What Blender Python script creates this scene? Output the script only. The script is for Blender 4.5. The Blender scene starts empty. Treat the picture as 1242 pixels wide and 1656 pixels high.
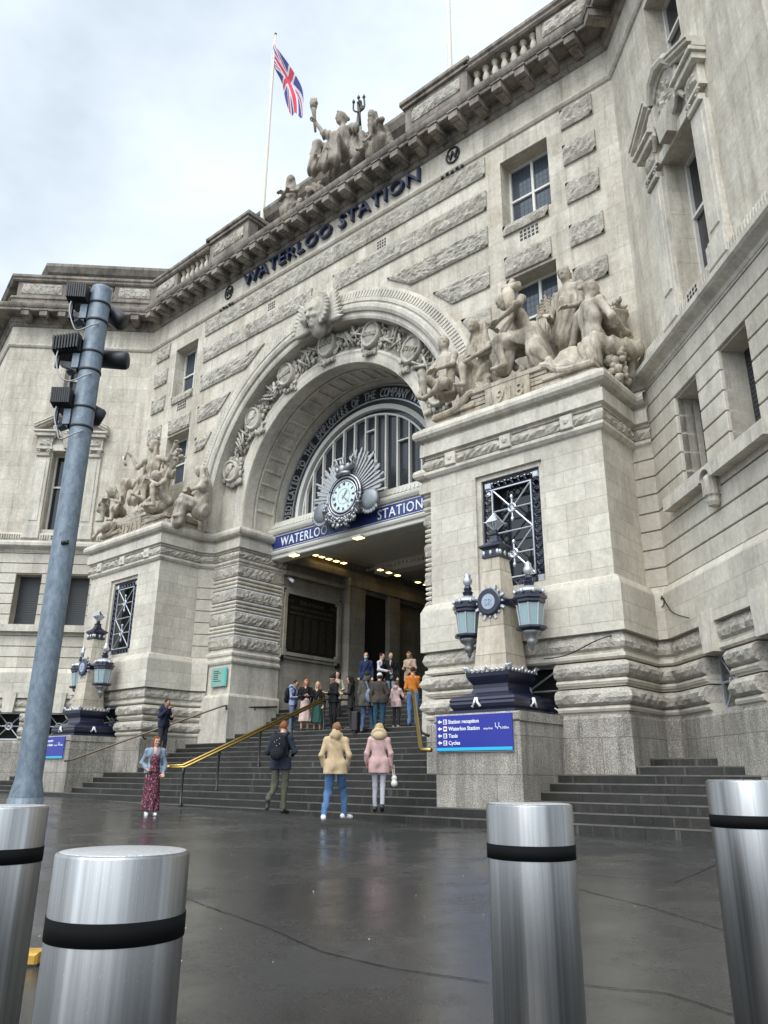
import bpy, bmesh, math, random
import numpy as np
from mathutils import Vector, Matrix
random.seed(7); rng = np.random.default_rng(5)
R_ = math.radians
SC = bpy.context.scene
COL = SC.collection
# ------------------------------------------------------------------ camera, sky, sun, exposure
FPX, PITCH, ROLL, YAW, HCAM = 1243.9, R_(19.008), R_(.496), R_(41.249), .884
_f = Vector((-math.sin(YAW)*math.cos(PITCH), math.cos(YAW)*math.cos(PITCH), math.sin(PITCH)))
_r0 = Vector((math.cos(YAW), math.sin(YAW), 0)); _u0 = _r0.cross(_f)
CR_ = _r0*math.cos(ROLL) + _u0*math.sin(ROLL); CU_ = -_r0*math.sin(ROLL) + _u0*math.cos(ROLL)
cam = bpy.data.cameras.new('camera'); camo = bpy.data.objects.new('camera', cam); COL.objects.link(camo)
cam.sensor_fit = 'HORIZONTAL'; cam.sensor_width = 36; cam.lens = 36*FPX/1242; cam.clip_end = 3000; cam.clip_start = .05
M3 = Matrix((CR_, CU_, -_f)).transposed()
camo.matrix_world = Matrix.Translation((0, 0, HCAM)) @ M3.to_4x4()
SC.camera = camo
def ray(px, py): return CR_*((px-621)/FPX) - CU_*((py-828)/FPX) + _f
CAM = Vector((0, 0, HCAM))
def at(px, py, Y):
    d = ray(px, py); return CAM + d*(Y/d.y)
def at_dist(px, py, D):
    return CAM + ray(px, py)*D
def at_height(px, py, py_top, h):
    """point under a pixel such that something h tall there reaches py_top"""
    d = ray(px, py); a, b = 2., 70.
    for _ in range(50):
        m = (a+b)/2; q = d*m + Vector((0, 0, h))
        yy = 828 - FPX*(CU_ @ q)/(_f @ q)
        if yy < py_top: a = m
        else: b = m
    return CAM + d*a
SUN_EL, SUN_ROT = R_(52), R_(165)
world = bpy.data.worlds.new('World'); SC.world = world; world.use_nodes = True
nt = world.node_tree; nt.nodes.clear()
def N(t, typ, **kw):
    n = t.nodes.new(typ)
    for k, v in kw.items():
        if k.startswith('i_'):
            n.inputs[k[2:].replace('_', ' ')].default_value = v
        else: setattr(n, k, v)
    return n
sky = N(nt, 'ShaderNodeTexSky', sky_type='NISHITA', sun_disc=False, sun_elevation=SUN_EL, sun_rotation=SUN_ROT, air_density=1.0, dust_density=2.5)
tc = N(nt, 'ShaderNodeTexCoord')
mp = N(nt, 'ShaderNodeMapping'); mp.inputs['Scale'].default_value = (1, 1, 1.9)
cl = N(nt, 'ShaderNodeTexNoise'); cl.inputs['Scale'].default_value = 2.6; cl.inputs['Detail'].default_value = 5; cl.inputs['Roughness'].default_value = .55
rmp = N(nt, 'ShaderNodeValToRGB'); rmp.color_ramp.elements[0].position = .30; rmp.color_ramp.elements[1].position = .62
rmp.color_ramp.elements[0].color = (.60, .60, .60, 1); rmp.color_ramp.elements[1].color = (.985, .985, .985, 1)
mixc = N(nt, 'ShaderNodeMix', data_type='RGBA'); mixc.inputs[7].default_value = (7.1, 7.9, 8.6, 1)
bg = N(nt, 'ShaderNodeBackground'); bg.inputs['Strength'].default_value = .085
wo = N(nt, 'ShaderNodeOutputWorld')
L = nt.links.new
L(tc.outputs['Generated'], mp.inputs['Vector']); L(mp.outputs[0], cl.inputs['Vector']); L(cl.outputs['Fac'], rmp.inputs[0])
L(rmp.outputs[0], mixc.inputs[0]); L(sky.outputs[0], mixc.inputs[6]); sd = N(nt, 'ShaderNodeVectorMath', operation='DOT_PRODUCT'); sd.inputs[1].default_value = (math.sin(SUN_ROT)*math.cos(SUN_EL), math.cos(SUN_ROT)*math.cos(SUN_EL), math.sin(SUN_EL))
L(tc.outputs['Generated'], sd.inputs[0])
gl = N(nt, 'ShaderNodeMapRange'); gl.inputs[1].default_value = .42; gl.inputs[2].default_value = .95; gl.inputs[3].default_value = 1.22; gl.inputs[4].default_value = 2.9; L(sd.outputs['Value'], gl.inputs[0])
bright = N(nt, 'ShaderNodeVectorMath', operation='SCALE'); L(mixc.outputs[2], bright.inputs[0]); L(gl.outputs[0], bright.inputs['Scale'])
L(bright.outputs[0], bg.inputs[0]); L(bg.outputs[0], wo.inputs[0])
sun = bpy.data.lights.new('sun', 'SUN'); sun.energy = 1.5; sun.angle = R_(40); sun.color = (1, .97, .93)
suno = bpy.data.objects.new('sun', sun); COL.objects.link(suno)
sdir = Vector((math.sin(SUN_ROT)*math.cos(SUN_EL), math.cos(SUN_ROT)*math.cos(SUN_EL), math.sin(SUN_EL)))
suno.rotation_euler = sdir.to_track_quat('Z', 'Y').to_euler(); suno.location = (10, -20, 40)
SC.view_settings.view_transform = 'Standard'; SC.view_settings.look = 'None'; SC.view_settings.gamma = 1
SC.view_settings.exposure = .44
# ------------------------------------------------------------------ helpers
def wloc(o):
    p = Vector((0, 0, 0))
    while o is not None: p = p + o.location; o = o.parent
    return p
def tagp(o, label=None, cat=None, group=None, kind=None):
    if label: o['label'] = label
    if cat: o['category'] = cat
    if group: o['group'] = group
    if kind: o['kind'] = kind
    return o
def thing(name, label, cat, loc=(0, 0, 0), group=None, rz=0):
    o = bpy.data.objects.new(name, None); COL.objects.link(o); o.empty_display_size = .2
    o.location = loc; o.rotation_euler = (0, 0, rz)
    return tagp(o, label, cat, group)
def copy_tree(o, parent=None):
    c = o.copy(); COL.objects.link(c); c.parent = parent
    for ch in list(o.children): copy_tree(ch, c)
    return c
def link_mesh(name, me, mat, parent, smooth):
    o = bpy.data.objects.new(name, me); COL.objects.link(o)
    for m in (mat if isinstance(mat, (list, tuple)) else [mat]): me.materials.append(m)
    if parent is not None: o.parent = parent
    n = len(me.polygons)
    if n:
        if smooth is True: me.polygons.foreach_set('use_smooth', [True]*n)
        nr = np.empty(n*3); me.polygons.foreach_get('normal', nr); nr = nr.reshape(-1, 3)
        lt = np.empty(n, int); me.polygons.foreach_get('loop_total', lt)
        vi = np.empty(len(me.loops), int); me.loops.foreach_get('vertex_index', vi)
        co = np.empty(len(me.vertices)*3); me.vertices.foreach_get('co', co); co = co.reshape(-1, 3)
        P = co[vi] + np.array(wloc(o)); nl = np.repeat(nr, lt, axis=0)
        h = np.hypot(nl[:, 0], nl[:, 1]); hz = h < .6
        tx = np.where(hz, 1, -nl[:, 1]/np.maximum(h, 1e-6)); ty = np.where(hz, 0, nl[:, 0]/np.maximum(h, 1e-6))
        uv = np.empty((len(P), 2)); uv[:, 0] = P[:, 0]*tx + P[:, 1]*ty; uv[:, 1] = np.where(hz, P[:, 1], P[:, 2])
        lay = me.uv_layers.new(name='UVMap'); lay.data.foreach_set('uv', uv.astype(np.float32).ravel())
    return o
class MB:
    def __init__(s): s.v = []; s.f = []; s.m = []; s.cur = 0; s.sm = []; s.smooth = False
    def add(s, vs, fs):
        b = len(s.v); s.v.extend([tuple(v) for v in vs])
        for f in fs: s.f.append(tuple(i+b for i in f)); s.m.append(s.cur); s.sm.append(s.smooth)
        return s
    def hexa(s, p): return s.add(p, [(0, 3, 2, 1), (4, 5, 6, 7), (0, 1, 5, 4), (1, 2, 6, 5), (2, 3, 7, 6), (3, 0, 4, 7)])
    def box(s, x0, x1, y0, y1, z0, z1):
        return s.hexa([(x0, y0, z0), (x1, y0, z0), (x1, y1, z0), (x0, y1, z0), (x0, y0, z1), (x1, y0, z1), (x1, y1, z1), (x0, y1, z1)])
    def fbox(s, F, u0, u1, o0, o1, z0, z1, c=0):
        """box in a wall frame, front at o1; c chamfers the front edge"""
        if c <= 0:
            return s.hexa([F(u0, o1, z0), F(u1, o1, z0), F(u1, o0, z0), F(u0, o0, z0), F(u0, o1, z1), F(u1, o1, z1), F(u1, o0, z1), F(u0, o0, z1)])
        a = [F(u0, o0, z0), F(u1, o0, z0), F(u1, o0, z1), F(u0, o0, z1)]
        b = [F(u0, o1-c, z0), F(u1, o1-c, z0), F(u1, o1-c, z1), F(u0, o1-c, z1)]
        d = [F(u0+c, o1, z0+c), F(u1-c, o1, z0+c), F(u1-c, o1, z1-c), F(u0+c, o1, z1-c)]
        fs = [(8, 9, 10, 11)]
        for i in range(4):
            j = (i+1) % 4; fs += [(i, j, 4+j, 4+i), (4+i, 4+j, 8+j, 8+i)]
        return s.add(a+b+d, fs)
    def frame(s, F, u0, u1, z0, z1, w, o0, o1):
        s.fbox(F, u0, u0+w, o0, o1, z0, z1); s.fbox(F, u1-w, u1, o0, o1, z0, z1)
        s.fbox(F, u0+w, u1-w, o0, o1, z0, z0+w); return s.fbox(F, u0+w, u1-w, o0, o1, z1-w, z1)
    def prism(s, F, pts, o0, o1):
        n = len(pts); a = [F(u, o0, z) for u, z in pts]; b = [F(u, o1, z) for u, z in pts]
        return s.add(a+b, [tuple(range(n)), tuple(range(2*n-1, n-1, -1))] + [(i, (i+1) % n, n+(i+1) % n, n+i) for i in range(n)])
    def lathe(s, c, prof, n=16, a0=0., squash=1.):
        vs = []; fs = []; k = len(prof)
        for i in range(n):
            a = a0 + 2*math.pi*i/n
            for r, z in prof: vs.append((c[0]+r*math.cos(a), c[1]+r*math.sin(a)*squash, c[2]+z))
        for i in range(n):
            j = (i+1) % n
            for q in range(k-1): fs.append((i*k+q, j*k+q, j*k+q+1, i*k+q+1))
        fs.append(tuple(i*k for i in range(n))[::-1]); fs.append(tuple(i*k+k-1 for i in range(n)))
        return s.add(vs, fs)
    def tube(s, pts, r, n=8, flat=None):
        pts = [Vector(p) for p in pts]; m = len(pts); vs = []; fs = []
        for i, p in enumerate(pts):
            t = (pts[min(i+1, m-1)]-pts[max(i-1, 0)]).normalized()
            up = Vector((0, 0, 1)) if abs(t.z) < .9 else Vector((1, 0, 0))
            a = t.cross(up).normalized(); b = a.cross(t)
            rr = r[i] if isinstance(r, (list, tuple)) else r
            for k in range(n):
                q = 2*math.pi*k/n; vs.append(p + a*rr*math.cos(q) + b*rr*math.sin(q)*(flat or 1))
        for i in range(m-1):
            for k in range(n): fs.append((i*n+k, i*n+(k+1) % n, (i+1)*n+(k+1) % n, (i+1)*n+k))
        fs.append(tuple(range(n))[::-1]); fs.append(tuple(range((m-1)*n, m*n)))
        return s.add(vs, fs)
    def ball(s, c, r, n=8, e=(1, 1, 1)):
        vs = []; fs = []; k = n//2+1
        for i in range(n):
            for j in range(k):
                a = 2*math.pi*i/n; b = math.pi*(j/(k-1)-.5)
                vs.append((c[0]+r*e[0]*math.cos(a)*math.cos(b), c[1]+r*e[1]*math.sin(a)*math.cos(b), c[2]+r*e[2]*math.sin(b)))
        for i in range(n):
            for j in range(k-1): fs.append((i*k+j, ((i+1) % n)*k+j, ((i+1) % n)*k+j+1, i*k+j+1))
        return s.add(vs, fs)
    def sweep(s, path, prof, caps=False, rough=0, step=.16, mask=None):
        """profile (outward, z) along a plan path (left to right as seen from outside), mitred"""
        pts = [Vector((p[0], p[1])) for p in path]
        ds = [(pts[i+1]-pts[i]).normalized() for i in range(len(pts)-1)]
        ns = [Vector((d.y, -d.x)) for d in ds]
        st = []
        for i, p in enumerate(pts):
            if i == 0: m = ns[0]
            elif i == len(pts)-1: m = ns[-1]
            else:
                q = ns[i-1]+ns[i]; m = q*(2/max(q.length_squared, .2))
            st.append((p, m))
        if rough:
            st2 = []
            for i in range(len(st)-1):
                k = max(1, int((pts[i+1]-pts[i]).length/step))
                for j in range(k):
                    t = j/k; st2.append((st[i][0].lerp(st[i+1][0], t), st[i][1] if j == 0 else ns[i]))
            st2.append(st[-1]); st = st2
        k = len(prof); vs = []
        for p, m in st:
            for j, (o, z) in enumerate(prof):
                oo = o
                zz = z
                if rough and (mask is None or mask[j]): oo = o + rough*(random.random()-.5)*2; zz = z + rough*.4*(random.random()-.5)
                vs.append((p.x+m.x*oo, p.y+m.y*oo, zz))
        fs = [(i*k+j, (i+1)*k+j, (i+1)*k+j+1, i*k+j+1) for i in range(len(st)-1) for j in range(k-1)]
        if caps: fs += [tuple(range(k)), tuple(range((len(st)-1)*k, len(st)*k))[::-1]]
        return s.add(vs, fs)
    def arcsweep(s, F, uc, zc, prof, n=48, zbot=None, a0=0, a1=180, rough=0, closed=False):
        """profile (radius, outward) swept round an arch, with straight stilts down to zbot"""
        k = len(prof); vs = []; st = 0
        rows = []
        if zbot is not None: rows.append([(uc+r, o, zbot) for r, o in prof])
        for i in range(n+1):
            a = R_(a0+(a1-a0)*i/n)
            rows.append([(uc+(r+rough*(random.random()-.5))*math.cos(a), o+rough*(random.random()-.5), zc+r*math.sin(a)) for r, o in prof])
        if zbot is not None: rows.append([(uc-r, o, zbot) for r, o in prof])
        for r in rows: vs += [F(*q) for q in r]
        fs = [(i*k+j, (i+1)*k+j, (i+1)*k+j+1, i*k+j+1) for i in range(len(rows)-1) for j in range(k-1)]
        if closed: fs += [(i*k+k-1, (i+1)*k+k-1, (i+1)*k, i*k) for i in range(len(rows)-1)] + [tuple(range(k)), tuple(range((len(rows)-1)*k, len(rows)*k))]
        return s.add(vs, fs)
    def rock(s, F, pts, o0, o1, amp=.045, res=.11):
        """rock-faced block: convex quad (u,z) corners bl,br,tr,tl with a rough hewn front"""
        bl, br, tr, tl = [Vector(p) for p in pts]
        nu = max(2, int((br-bl).length/res)); nz = max(2, int((tl-bl).length/res)); vs = []
        for j in range(nz+1):
            for i in range(nu+1):
                q = bl.lerp(br, i/nu).lerp(tl.lerp(tr, i/nu), j/nz)
                e = min(i, nu-i, j, nz-j)
                o = o1-.035 if e == 0 else o1 + amp*(random.random()*1.5-.6)
                dx = 0 if e == 0 else (random.random()-.5)*res*.5
                vs.append(F(q.x+dx, o, q.y))
        W = nu+1; fs = [(j*W+i, j*W+i+1, (j+1)*W+i+1, (j+1)*W+i) for j in range(nz) for i in range(nu)]
        s.add(vs, fs)
        return s.prism(F, [tuple(bl), tuple(br), tuple(tr), tuple(tl)], o0, o1-.035)
    def wall(s, F, u0, u1, z0, z1, holes=(), o=0., depth=.5):
        us = sorted({u0, u1} | {min(max(h[i], u0), u1) for h in holes for i in (0, 1)}); zs = sorted({z0, z1} | {min(max(h[i], z0), z1) for h in holes for i in (2, 3)})
        for a, b in zip(us, us[1:]):
            for c, d in zip(zs, zs[1:]):
                mu, mz = (a+b)/2, (c+d)/2
                if any(h[0] < mu < h[1] and h[2] < mz < h[3] for h in holes): continue
                s.add([F(a, o, c), F(b, o, c), F(b, o, d), F(a, o, d)], [(0, 1, 2, 3)])
        for h in holes:
            a, b, c, d = h[:4]; e = o-depth
            s.add([F(a, o, c), F(b, o, c), F(b, o, d), F(a, o, d), F(a, e, c), F(b, e, c), F(b, e, d), F(a, e, d)],
                  [(0, 1, 5, 4), (1, 2, 6, 5), (2, 3, 7, 6), (3, 0, 4, 7)])
        return s
    def build(s, name, mat, parent=None, smooth=False):
        me = bpy.data.meshes.new(name)
        w = wloc(parent) if parent is not None else Vector((0, 0, 0))
        vs = np.array([tuple(v) for v in s.v], float).reshape(-1, 3) - np.array(w)
        me.from_pydata(vs.tolist(), [], s.f); me.polygons.foreach_set('material_index', s.m)
        if any(s.sm): me.polygons.foreach_set('use_smooth', s.sm)
        bm = bmesh.new(); bm.from_mesh(me); bmesh.ops.recalc_face_normals(bm, faces=bm.faces); bm.to_mesh(me); bm.free()
        me.update()
        return link_mesh(name, me, mat, parent, smooth)
def text_geo(body, size, depth, spacing=1.0, bevel=0, offset=0):
    cu = bpy.data.curves.new('t', 'FONT'); cu.body = body; cu.size = size; cu.extrude = depth/2; cu.space_character = spacing; cu.resolution_u = 3; cu.offset = offset
    cu.align_x = 'CENTER'; cu.align_y = 'BOTTOM_BASELINE'
    o = bpy.data.objects.new('t', cu); COL.objects.link(o)
    bpy.context.view_layer.update()
    me = bpy.data.meshes.new_from_object(o.evaluated_get(bpy.context.evaluated_depsgraph_get()))
    vs = [v.co.copy() for v in me.vertices]; fs = [tuple(p.vertices) for p in me.polygons]
    bpy.data.objects.remove(o); bpy.data.curves.remove(cu); bpy.data.meshes.remove(me)
    return vs, fs
def put_text(mb, F, body, size, u, z, o, depth=.04, spacing=1., width=None, tilt=0, offset=0, sx=1.):
    vs, fs = text_geo(body, size, depth, spacing, offset=offset)
    if not vs: return
    k = sx
    if width:
        xs = [v.x for v in vs]; k = width/(max(xs)-min(xs)); c = (max(xs)+min(xs))/2
        for v in vs: v.x -= c
    ct, st_ = math.cos(tilt), math.sin(tilt)
    mb.add([F(u + v.x*k*ct - v.y*st_, o + v.z, z + v.x*k*st_ + v.y*ct) for v in vs], fs)
# ------------------------------------------------------------------ frames of the three walls
XC, YF = -17.75, 16.7
class Frame:
    def __init__(s, org, ud, nd): s.o = Vector(org); s.u = Vector(ud); s.n = Vector(nd)
    def __call__(s, u, o, z): return (s.o.x+s.u.x*u+s.n.x*o, s.o.y+s.u.y*u+s.n.y*o, z)
    def p2(s, u, o=0): return (s.o.x+s.u.x*u+s.n.x*o, s.o.y+s.u.y*u+s.n.y*o)
q2 = math.sqrt(.5)
FF = Frame((XC, YF), (1, 0), (0, -1))
CE, WL = 11.55, 6.5
RW = Frame(FF.p2(CE), (q2, -q2), (-q2, -q2))
LW = Frame(FF.p2(-CE), (-q2, -q2), (q2, -q2))
RE = Frame(RW.p2(WL), (.975, .22), (.22, -.975))
LE = Frame(LW.p2(WL), (-.975, .22), (-.22, -.975))
UP = [LE.p2(9), LW.p2(WL), FF.p2(-CE), FF.p2(CE), RW.p2(WL), RE.p2(9)]
# ------------------------------------------------------------------ materials
def new_mat(name):
    m = bpy.data.materials.new(name); m.use_nodes = True; t = m.node_tree
    return m, t, t.nodes['Principled BSDF']
def noise(t, vec, scale, detail=4, rough=.6, mul=None):
    if mul:
        mpn = N(t, 'ShaderNodeMapping'); mpn.inputs['Scale'].default_value = mul; t.links.new(vec, mpn.inputs[0]); vec = mpn.outputs[0]
    n = N(t, 'ShaderNodeTexNoise'); n.inputs['Scale'].default_value = scale; n.inputs['Detail'].default_value = detail; n.inputs['Roughness'].default_value = rough
    t.links.new(vec, n.inputs['Vector']); return n.outputs['Fac']
def ramp(t, fac, a, b, ca=(0, 0, 0, 1), cb=(1, 1, 1, 1)):
    r = N(t, 'ShaderNodeValToRGB'); r.color_ramp.elements[0].position = a; r.color_ramp.elements[1].position = b
    r.color_ramp.elements[0].color = ca; r.color_ramp.elements[1].color = cb; t.links.new(fac, r.inputs[0]); return r.outputs[0]
def mix(t, fac, a, b, mode='MIX'):
    m = N(t, 'ShaderNodeMix', data_type='RGBA', blend_type=mode)
    for s, v in ((0, fac), (6, a), (7, b)):
        if isinstance(v, (int, float)): m.inputs[s].default_value = v
        elif isinstance(v, tuple): m.inputs[s].default_value = v if len(v) == 4 else (*v, 1)
        else: t.links.new(v, m.inputs[s])
    return m.outputs[2]
def bump(t, h, strength, dist, prev=None):
    b = N(t, 'ShaderNodeBump'); b.inputs['Strength'].default_value = strength; b.inputs['Distance'].default_value = dist
    t.links.new(h, b.inputs['Height'])
    if prev is not None: t.links.new(prev, b.inputs['Normal'])
    return b.outputs[0]
def pos(t): return N(t, 'ShaderNodeNewGeometry').outputs['Position']
def objc(t): return N(t, 'ShaderNodeTexCoord').outputs['Object']
def stone(name, c1, c2, brick=None, stain=.35, ochre=0., rockb=0., fine=.25, dark=(.16, .138, .105), rough=.82, speck=0., streakz=.16, seed=0):
    m, t, b = new_mat(name); p = pos(t); nrm = None
    mo = N(t, 'ShaderNodeMapping'); mo.inputs['Location'].default_value = (seed*3.1, seed*1.7, 0); t.links.new(p, mo.inputs[0]); p = mo.outputs[0]
    col = mix(t, ramp(t, noise(t, p, .9, 6, .65), .35, .68), c1, c2)
    if ochre: col = mix(t, ramp(t, noise(t, p, .55, 5, .6, (1, 1, .8)), .56, .72, (0, 0, 0, 1), (ochre,)*3+(1,)), col, (.36, .27, .15))
    if brick:
        bt = N(t, 'ShaderNodeTexBrick'); uvn = N(t, 'ShaderNodeUVMap')
        bt.inputs['Scale'].default_value = 1; bt.inputs['Brick Width'].default_value = brick[0]; bt.inputs['Row Height'].default_value = brick[1]
        bt.inputs['Mortar Size'].default_value = brick[2]; bt.inputs['Mortar Smooth'].default_value = .3; bt.inputs['Bias'].default_value = 0
        lo = brick[5] if len(brick) > 5 else .84; bt.inputs['Color1'].default_value = (lo, lo*.99, lo*.975, 1); bt.inputs['Color2'].default_value = (1.05, 1.05, 1.045, 1); mo_ = lo*.72; bt.inputs['Mortar'].default_value = (mo_, mo_*.97, mo_*.93, 1)
        um = N(t, 'ShaderNodeMapping'); um.inputs['Location'].default_value = (brick[3] if len(brick) > 3 else 0, brick[4] if len(brick) > 4 else 0, 0)
        t.links.new(uvn.outputs[0], um.inputs[0]); t.links.new(um.outputs[0], bt.inputs['Vector'])
        col = mix(t, 1., col, bt.outputs['Color'], 'MULTIPLY')
        inv = N(t, 'ShaderNodeMath', operation='SUBTRACT'); inv.inputs[0].default_value = 1; t.links.new(bt.outputs['Fac'], inv.inputs[1])
        nrm = bump(t, inv.outputs[0], .6, .012)
    if stain:
        s1 = ramp(t, noise(t, p, 1.9, 7, .74, (1, 1, streakz)), .44, .72, (0, 0, 0, 1), (min(1, stain*1.75),)*3+(1,))
        col = mix(t, s1, col, dark)
        s3 = ramp(t, noise(t, p, 4.6, 6, .75, (1, 1, .06)), .55, .73, (0, 0, 0, 1), (min(1, stain*1.5),)*3+(1,))
        col = mix(t, s3, col, tuple(x*.85 for x in dark))
        s2 = ramp(t, noise(t, p, 4., 7, .8), .57, .76, (0, 0, 0, 1), (stain*1.1,)*3+(1,))
        col = mix(t, s2, col, dark)
    col = mix(t, 1., col, ramp(t, noise(t, p, 9., 6, .75), .3, .7, (.80, .80, .79, 1), (1.10, 1.10, 1.10, 1)), 'MULTIPLY')
    if name == 'wet_step_stone':
        col = mix(t, ramp(t, noise(t, p, 7, 5, .75, (1, 1, .04)), .58, .70, (0, 0, 0, 1), (.55, .55, .55, 1)), col, (.15, .145, .13))
    if speck:
        sp = ramp(t, noise(t, p, 42., 2, .8), .42, .62, (1-speck,)*3+(1,), (1.15, 1.15, 1.15, 1)); col = mix(t, 1., col, sp, 'MULTIPLY')
    if rockb:
        nrm = bump(t, noise(t, p, 7., 5, .65), rockb, .09, nrm); nrm = bump(t, noise(t, p, 19., 4, .7), rockb*.9, .045, nrm)
        col = mix(t, 1., col, ramp(t, noise(t, p, 15., 5, .75), .32, .66, (.80, .785, .76, 1), (1.16, 1.16, 1.15, 1)), 'MULTIPLY')
    nrm = bump(t, noise(t, p, 26., 5, .7), fine, .02, nrm)
    t.links.new(col, b.inputs['Base Color']); b.inputs['Roughness'].default_value = rough; b.inputs['Specular IOR Level'].default_value = .25
    t.links.new(nrm, b.inputs['Normal']); return m
def plain(name, col, rough=.5, metal=0., var=.15, bumpv=0., scale=9., spec=.5, coat=0.):
    m, t, b = new_mat(name); o = objc(t)
    c = mix(t, noise(t, o, scale, 4, .6), tuple(x*(1-var) for x in col), tuple(min(1, x*(1+var)) for x in col))
    t.links.new(c, b.inputs['Base Color']); b.inputs['Roughness'].default_value = rough; b.inputs['Metallic'].default_value = metal; b.inputs['Specular IOR Level'].default_value = spec
    b.inputs['Coat Weight'].default_value = coat
    if bumpv: t.links.new(bump(t, noise(t, o, scale*5, 4, .7), bumpv, .01), b.inputs['Normal'])
    return m
S1, S2 = (.66, .62, .535), (.50, .46, .385)
ST = dict(
    ashlar=stone('portland_ashlar', S1, S2, (1.3, .68, .006, 0, .2, .88), .30, .30),
    pier=stone('pier_ashlar', S1, (.50, .47, .41), (1.0, .40, .005, .2, .06, .88), .14, .22, seed=2),
    wing=stone('wing_ashlar', S1, S2, (1.35, .66, .005, .3, .1, .92), .32, .30, seed=3),
    course=stone('channelled_stone', (.63, .595, .52), (.49, .455, .385), (1.3, 50, .006, .4, 7), .16, .1, seed=4),
    plain=stone('dressed_stone', S1, (.48, .455, .40), None, .30, .15, seed=5),
    rock=stone('rock_faced_stone', (.60, .57, .51), (.46, .435, .385), (1.25, 50, .008, .3, 7), .26, .22, rockb=.9, fine=.5, seed=6),
    hewn=stone('hewn_stone', (.58, .55, .49), (.46, .43, .38), None, .30, .15, rockb=.8, fine=.5, seed=7),
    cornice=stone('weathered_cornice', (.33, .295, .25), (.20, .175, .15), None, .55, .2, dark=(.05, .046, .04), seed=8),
    statue=stone('carved_stone', (.58, .53, .45), (.37, .32, .245), None, .48, .45, fine=.6, dark=(.085, .073, .056), streakz=.45, seed=9),
    statue_dark=stone('weathered_statue', (.40, .355, .30), (.25, .215, .175), None, .4, .3, fine=.5, dark=(.06, .055, .05), streakz=.4, seed=10),
    relief=stone('relief_stone', (.56, .53, .46), (.42, .39, .33), None, .40, .2, fine=.4, dark=(.12, .11, .09), seed=11),
    granite=stone('grey_granite', (.52, .49, .435), (.37, .345, .30), (.95, .72, .010, .1, .5), .42, .12, fine=.4, speck=.5, dark=(.10, .095, .085), seed=12),
    step=stone('wet_step_stone', (.040, .038, .034), (.018, .0175, .016), (1.6, 50, .01, 0, 7), .3, 0, fine=.3, dark=(.018, .018, .017), rough=.42, seed=13),
    nosing=stone('step_nosing', (.14, .135, .125), (.07, .068, .062), None, .3, 0, rough=.5, seed=14),
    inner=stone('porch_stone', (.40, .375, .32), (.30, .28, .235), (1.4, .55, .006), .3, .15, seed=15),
)
def glass_mat(name, col, grid=None, rough=.06):
    m, t, b = new_mat(name)
    p = pos(t); c = mix(t, noise(t, p, .8, 3), tuple(x*.6 for x in col), tuple(x*1.5 for x in col)); b.inputs['Roughness'].default_value = rough; nrm = bump(t, noise(t, p, 2.5, 2), .05, .05)
    if grid:
        bt = N(t, 'ShaderNodeTexBrick'); uvn = N(t, 'ShaderNodeUVMap'); bt.offset = 0; bt.inputs['Scale'].default_value = 1
        bt.inputs['Brick Width'].default_value = grid[0]; bt.inputs['Row Height'].default_value = grid[1]; bt.inputs['Mortar Size'].default_value = .009; bt.inputs['Mortar Smooth'].default_value = .1
        t.links.new(uvn.outputs[0], bt.inputs['Vector'])
        c = mix(t, bt.outputs['Fac'], c, (.008, .008, .01)); r = N(t, 'ShaderNodeMath', operation='MULTIPLY_ADD'); r.inputs[1].default_value = .5; r.inputs[2].default_value = rough
        t.links.new(bt.outputs['Fac'], r.inputs[0]); t.links.new(r.outputs[0], b.inputs['Roughness'])
    t.links.new(c, b.inputs['Base Color']); t.links.new(nrm, b.inputs['Normal']); b.inputs['IOR'].default_value = 1.5
    return m
G_LEAD = glass_mat('leaded_glass', (.055, .07, .09), (.14, .19)); G_DARK = glass_mat('dark_window_glass', (.018, .02, .024)); G_LUN = glass_mat('lunette_glass', (.03, .034, .042), (.16, .14), .12)  # leaded glass colour raised bluish to carry some sky reflection
M_WHITE = plain('white_frame_paint', (.62, .61, .57), .5); M_CREAM = plain('cream_paint', (.60, .585, .52), .5, bumpv=.1)
M_NAVY = plain('navy_paint', (.009, .011, .03), .3, coat=.25, bumpv=.15); M_NAVYTXT = plain('blue_letter_paint', (.010, .016, .05), .35); M_SIGNBLUE = plain('enamel_blue', (.025, .04, .16), .3)
M_BLACK = plain('black_paint', (.012, .012, .013), .4); M_SILVER = plain('silver_paint', (.50, .52, .55), .35, .6); M_PEWTER = plain('pewter_metal', (.27, .28, .29), .38, .8, .35, .3)
M_BRASS = plain('worn_brass', (.42, .29, .09), .32, .9, .25); M_DARKMETAL = plain('dark_metal', (.03, .03, .03), .45, .5); M_BRONZE = plain('bronze_board', (.022, .020, .018), .35, .3)
M_WHITEP = plain('sign_white', (.75, .77, .80), .4, var=.04); M_DARKIN = plain('dark_interior', (.012, .011, .010), .9); M_SHUT = plain('grey_shutter', (.035, .037, .04), .5)
def emit(name, col, s):
    m, t, b = new_mat(name); b.inputs['Base Color'].default_value = (*col, 1); b.inputs['Emission Color'].default_value = (*col, 1); b.inputs['Emission Strength'].default_value = s; return m
M_LAMP = emit('lit_lamp', (1, .68, .22), 5)
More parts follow.
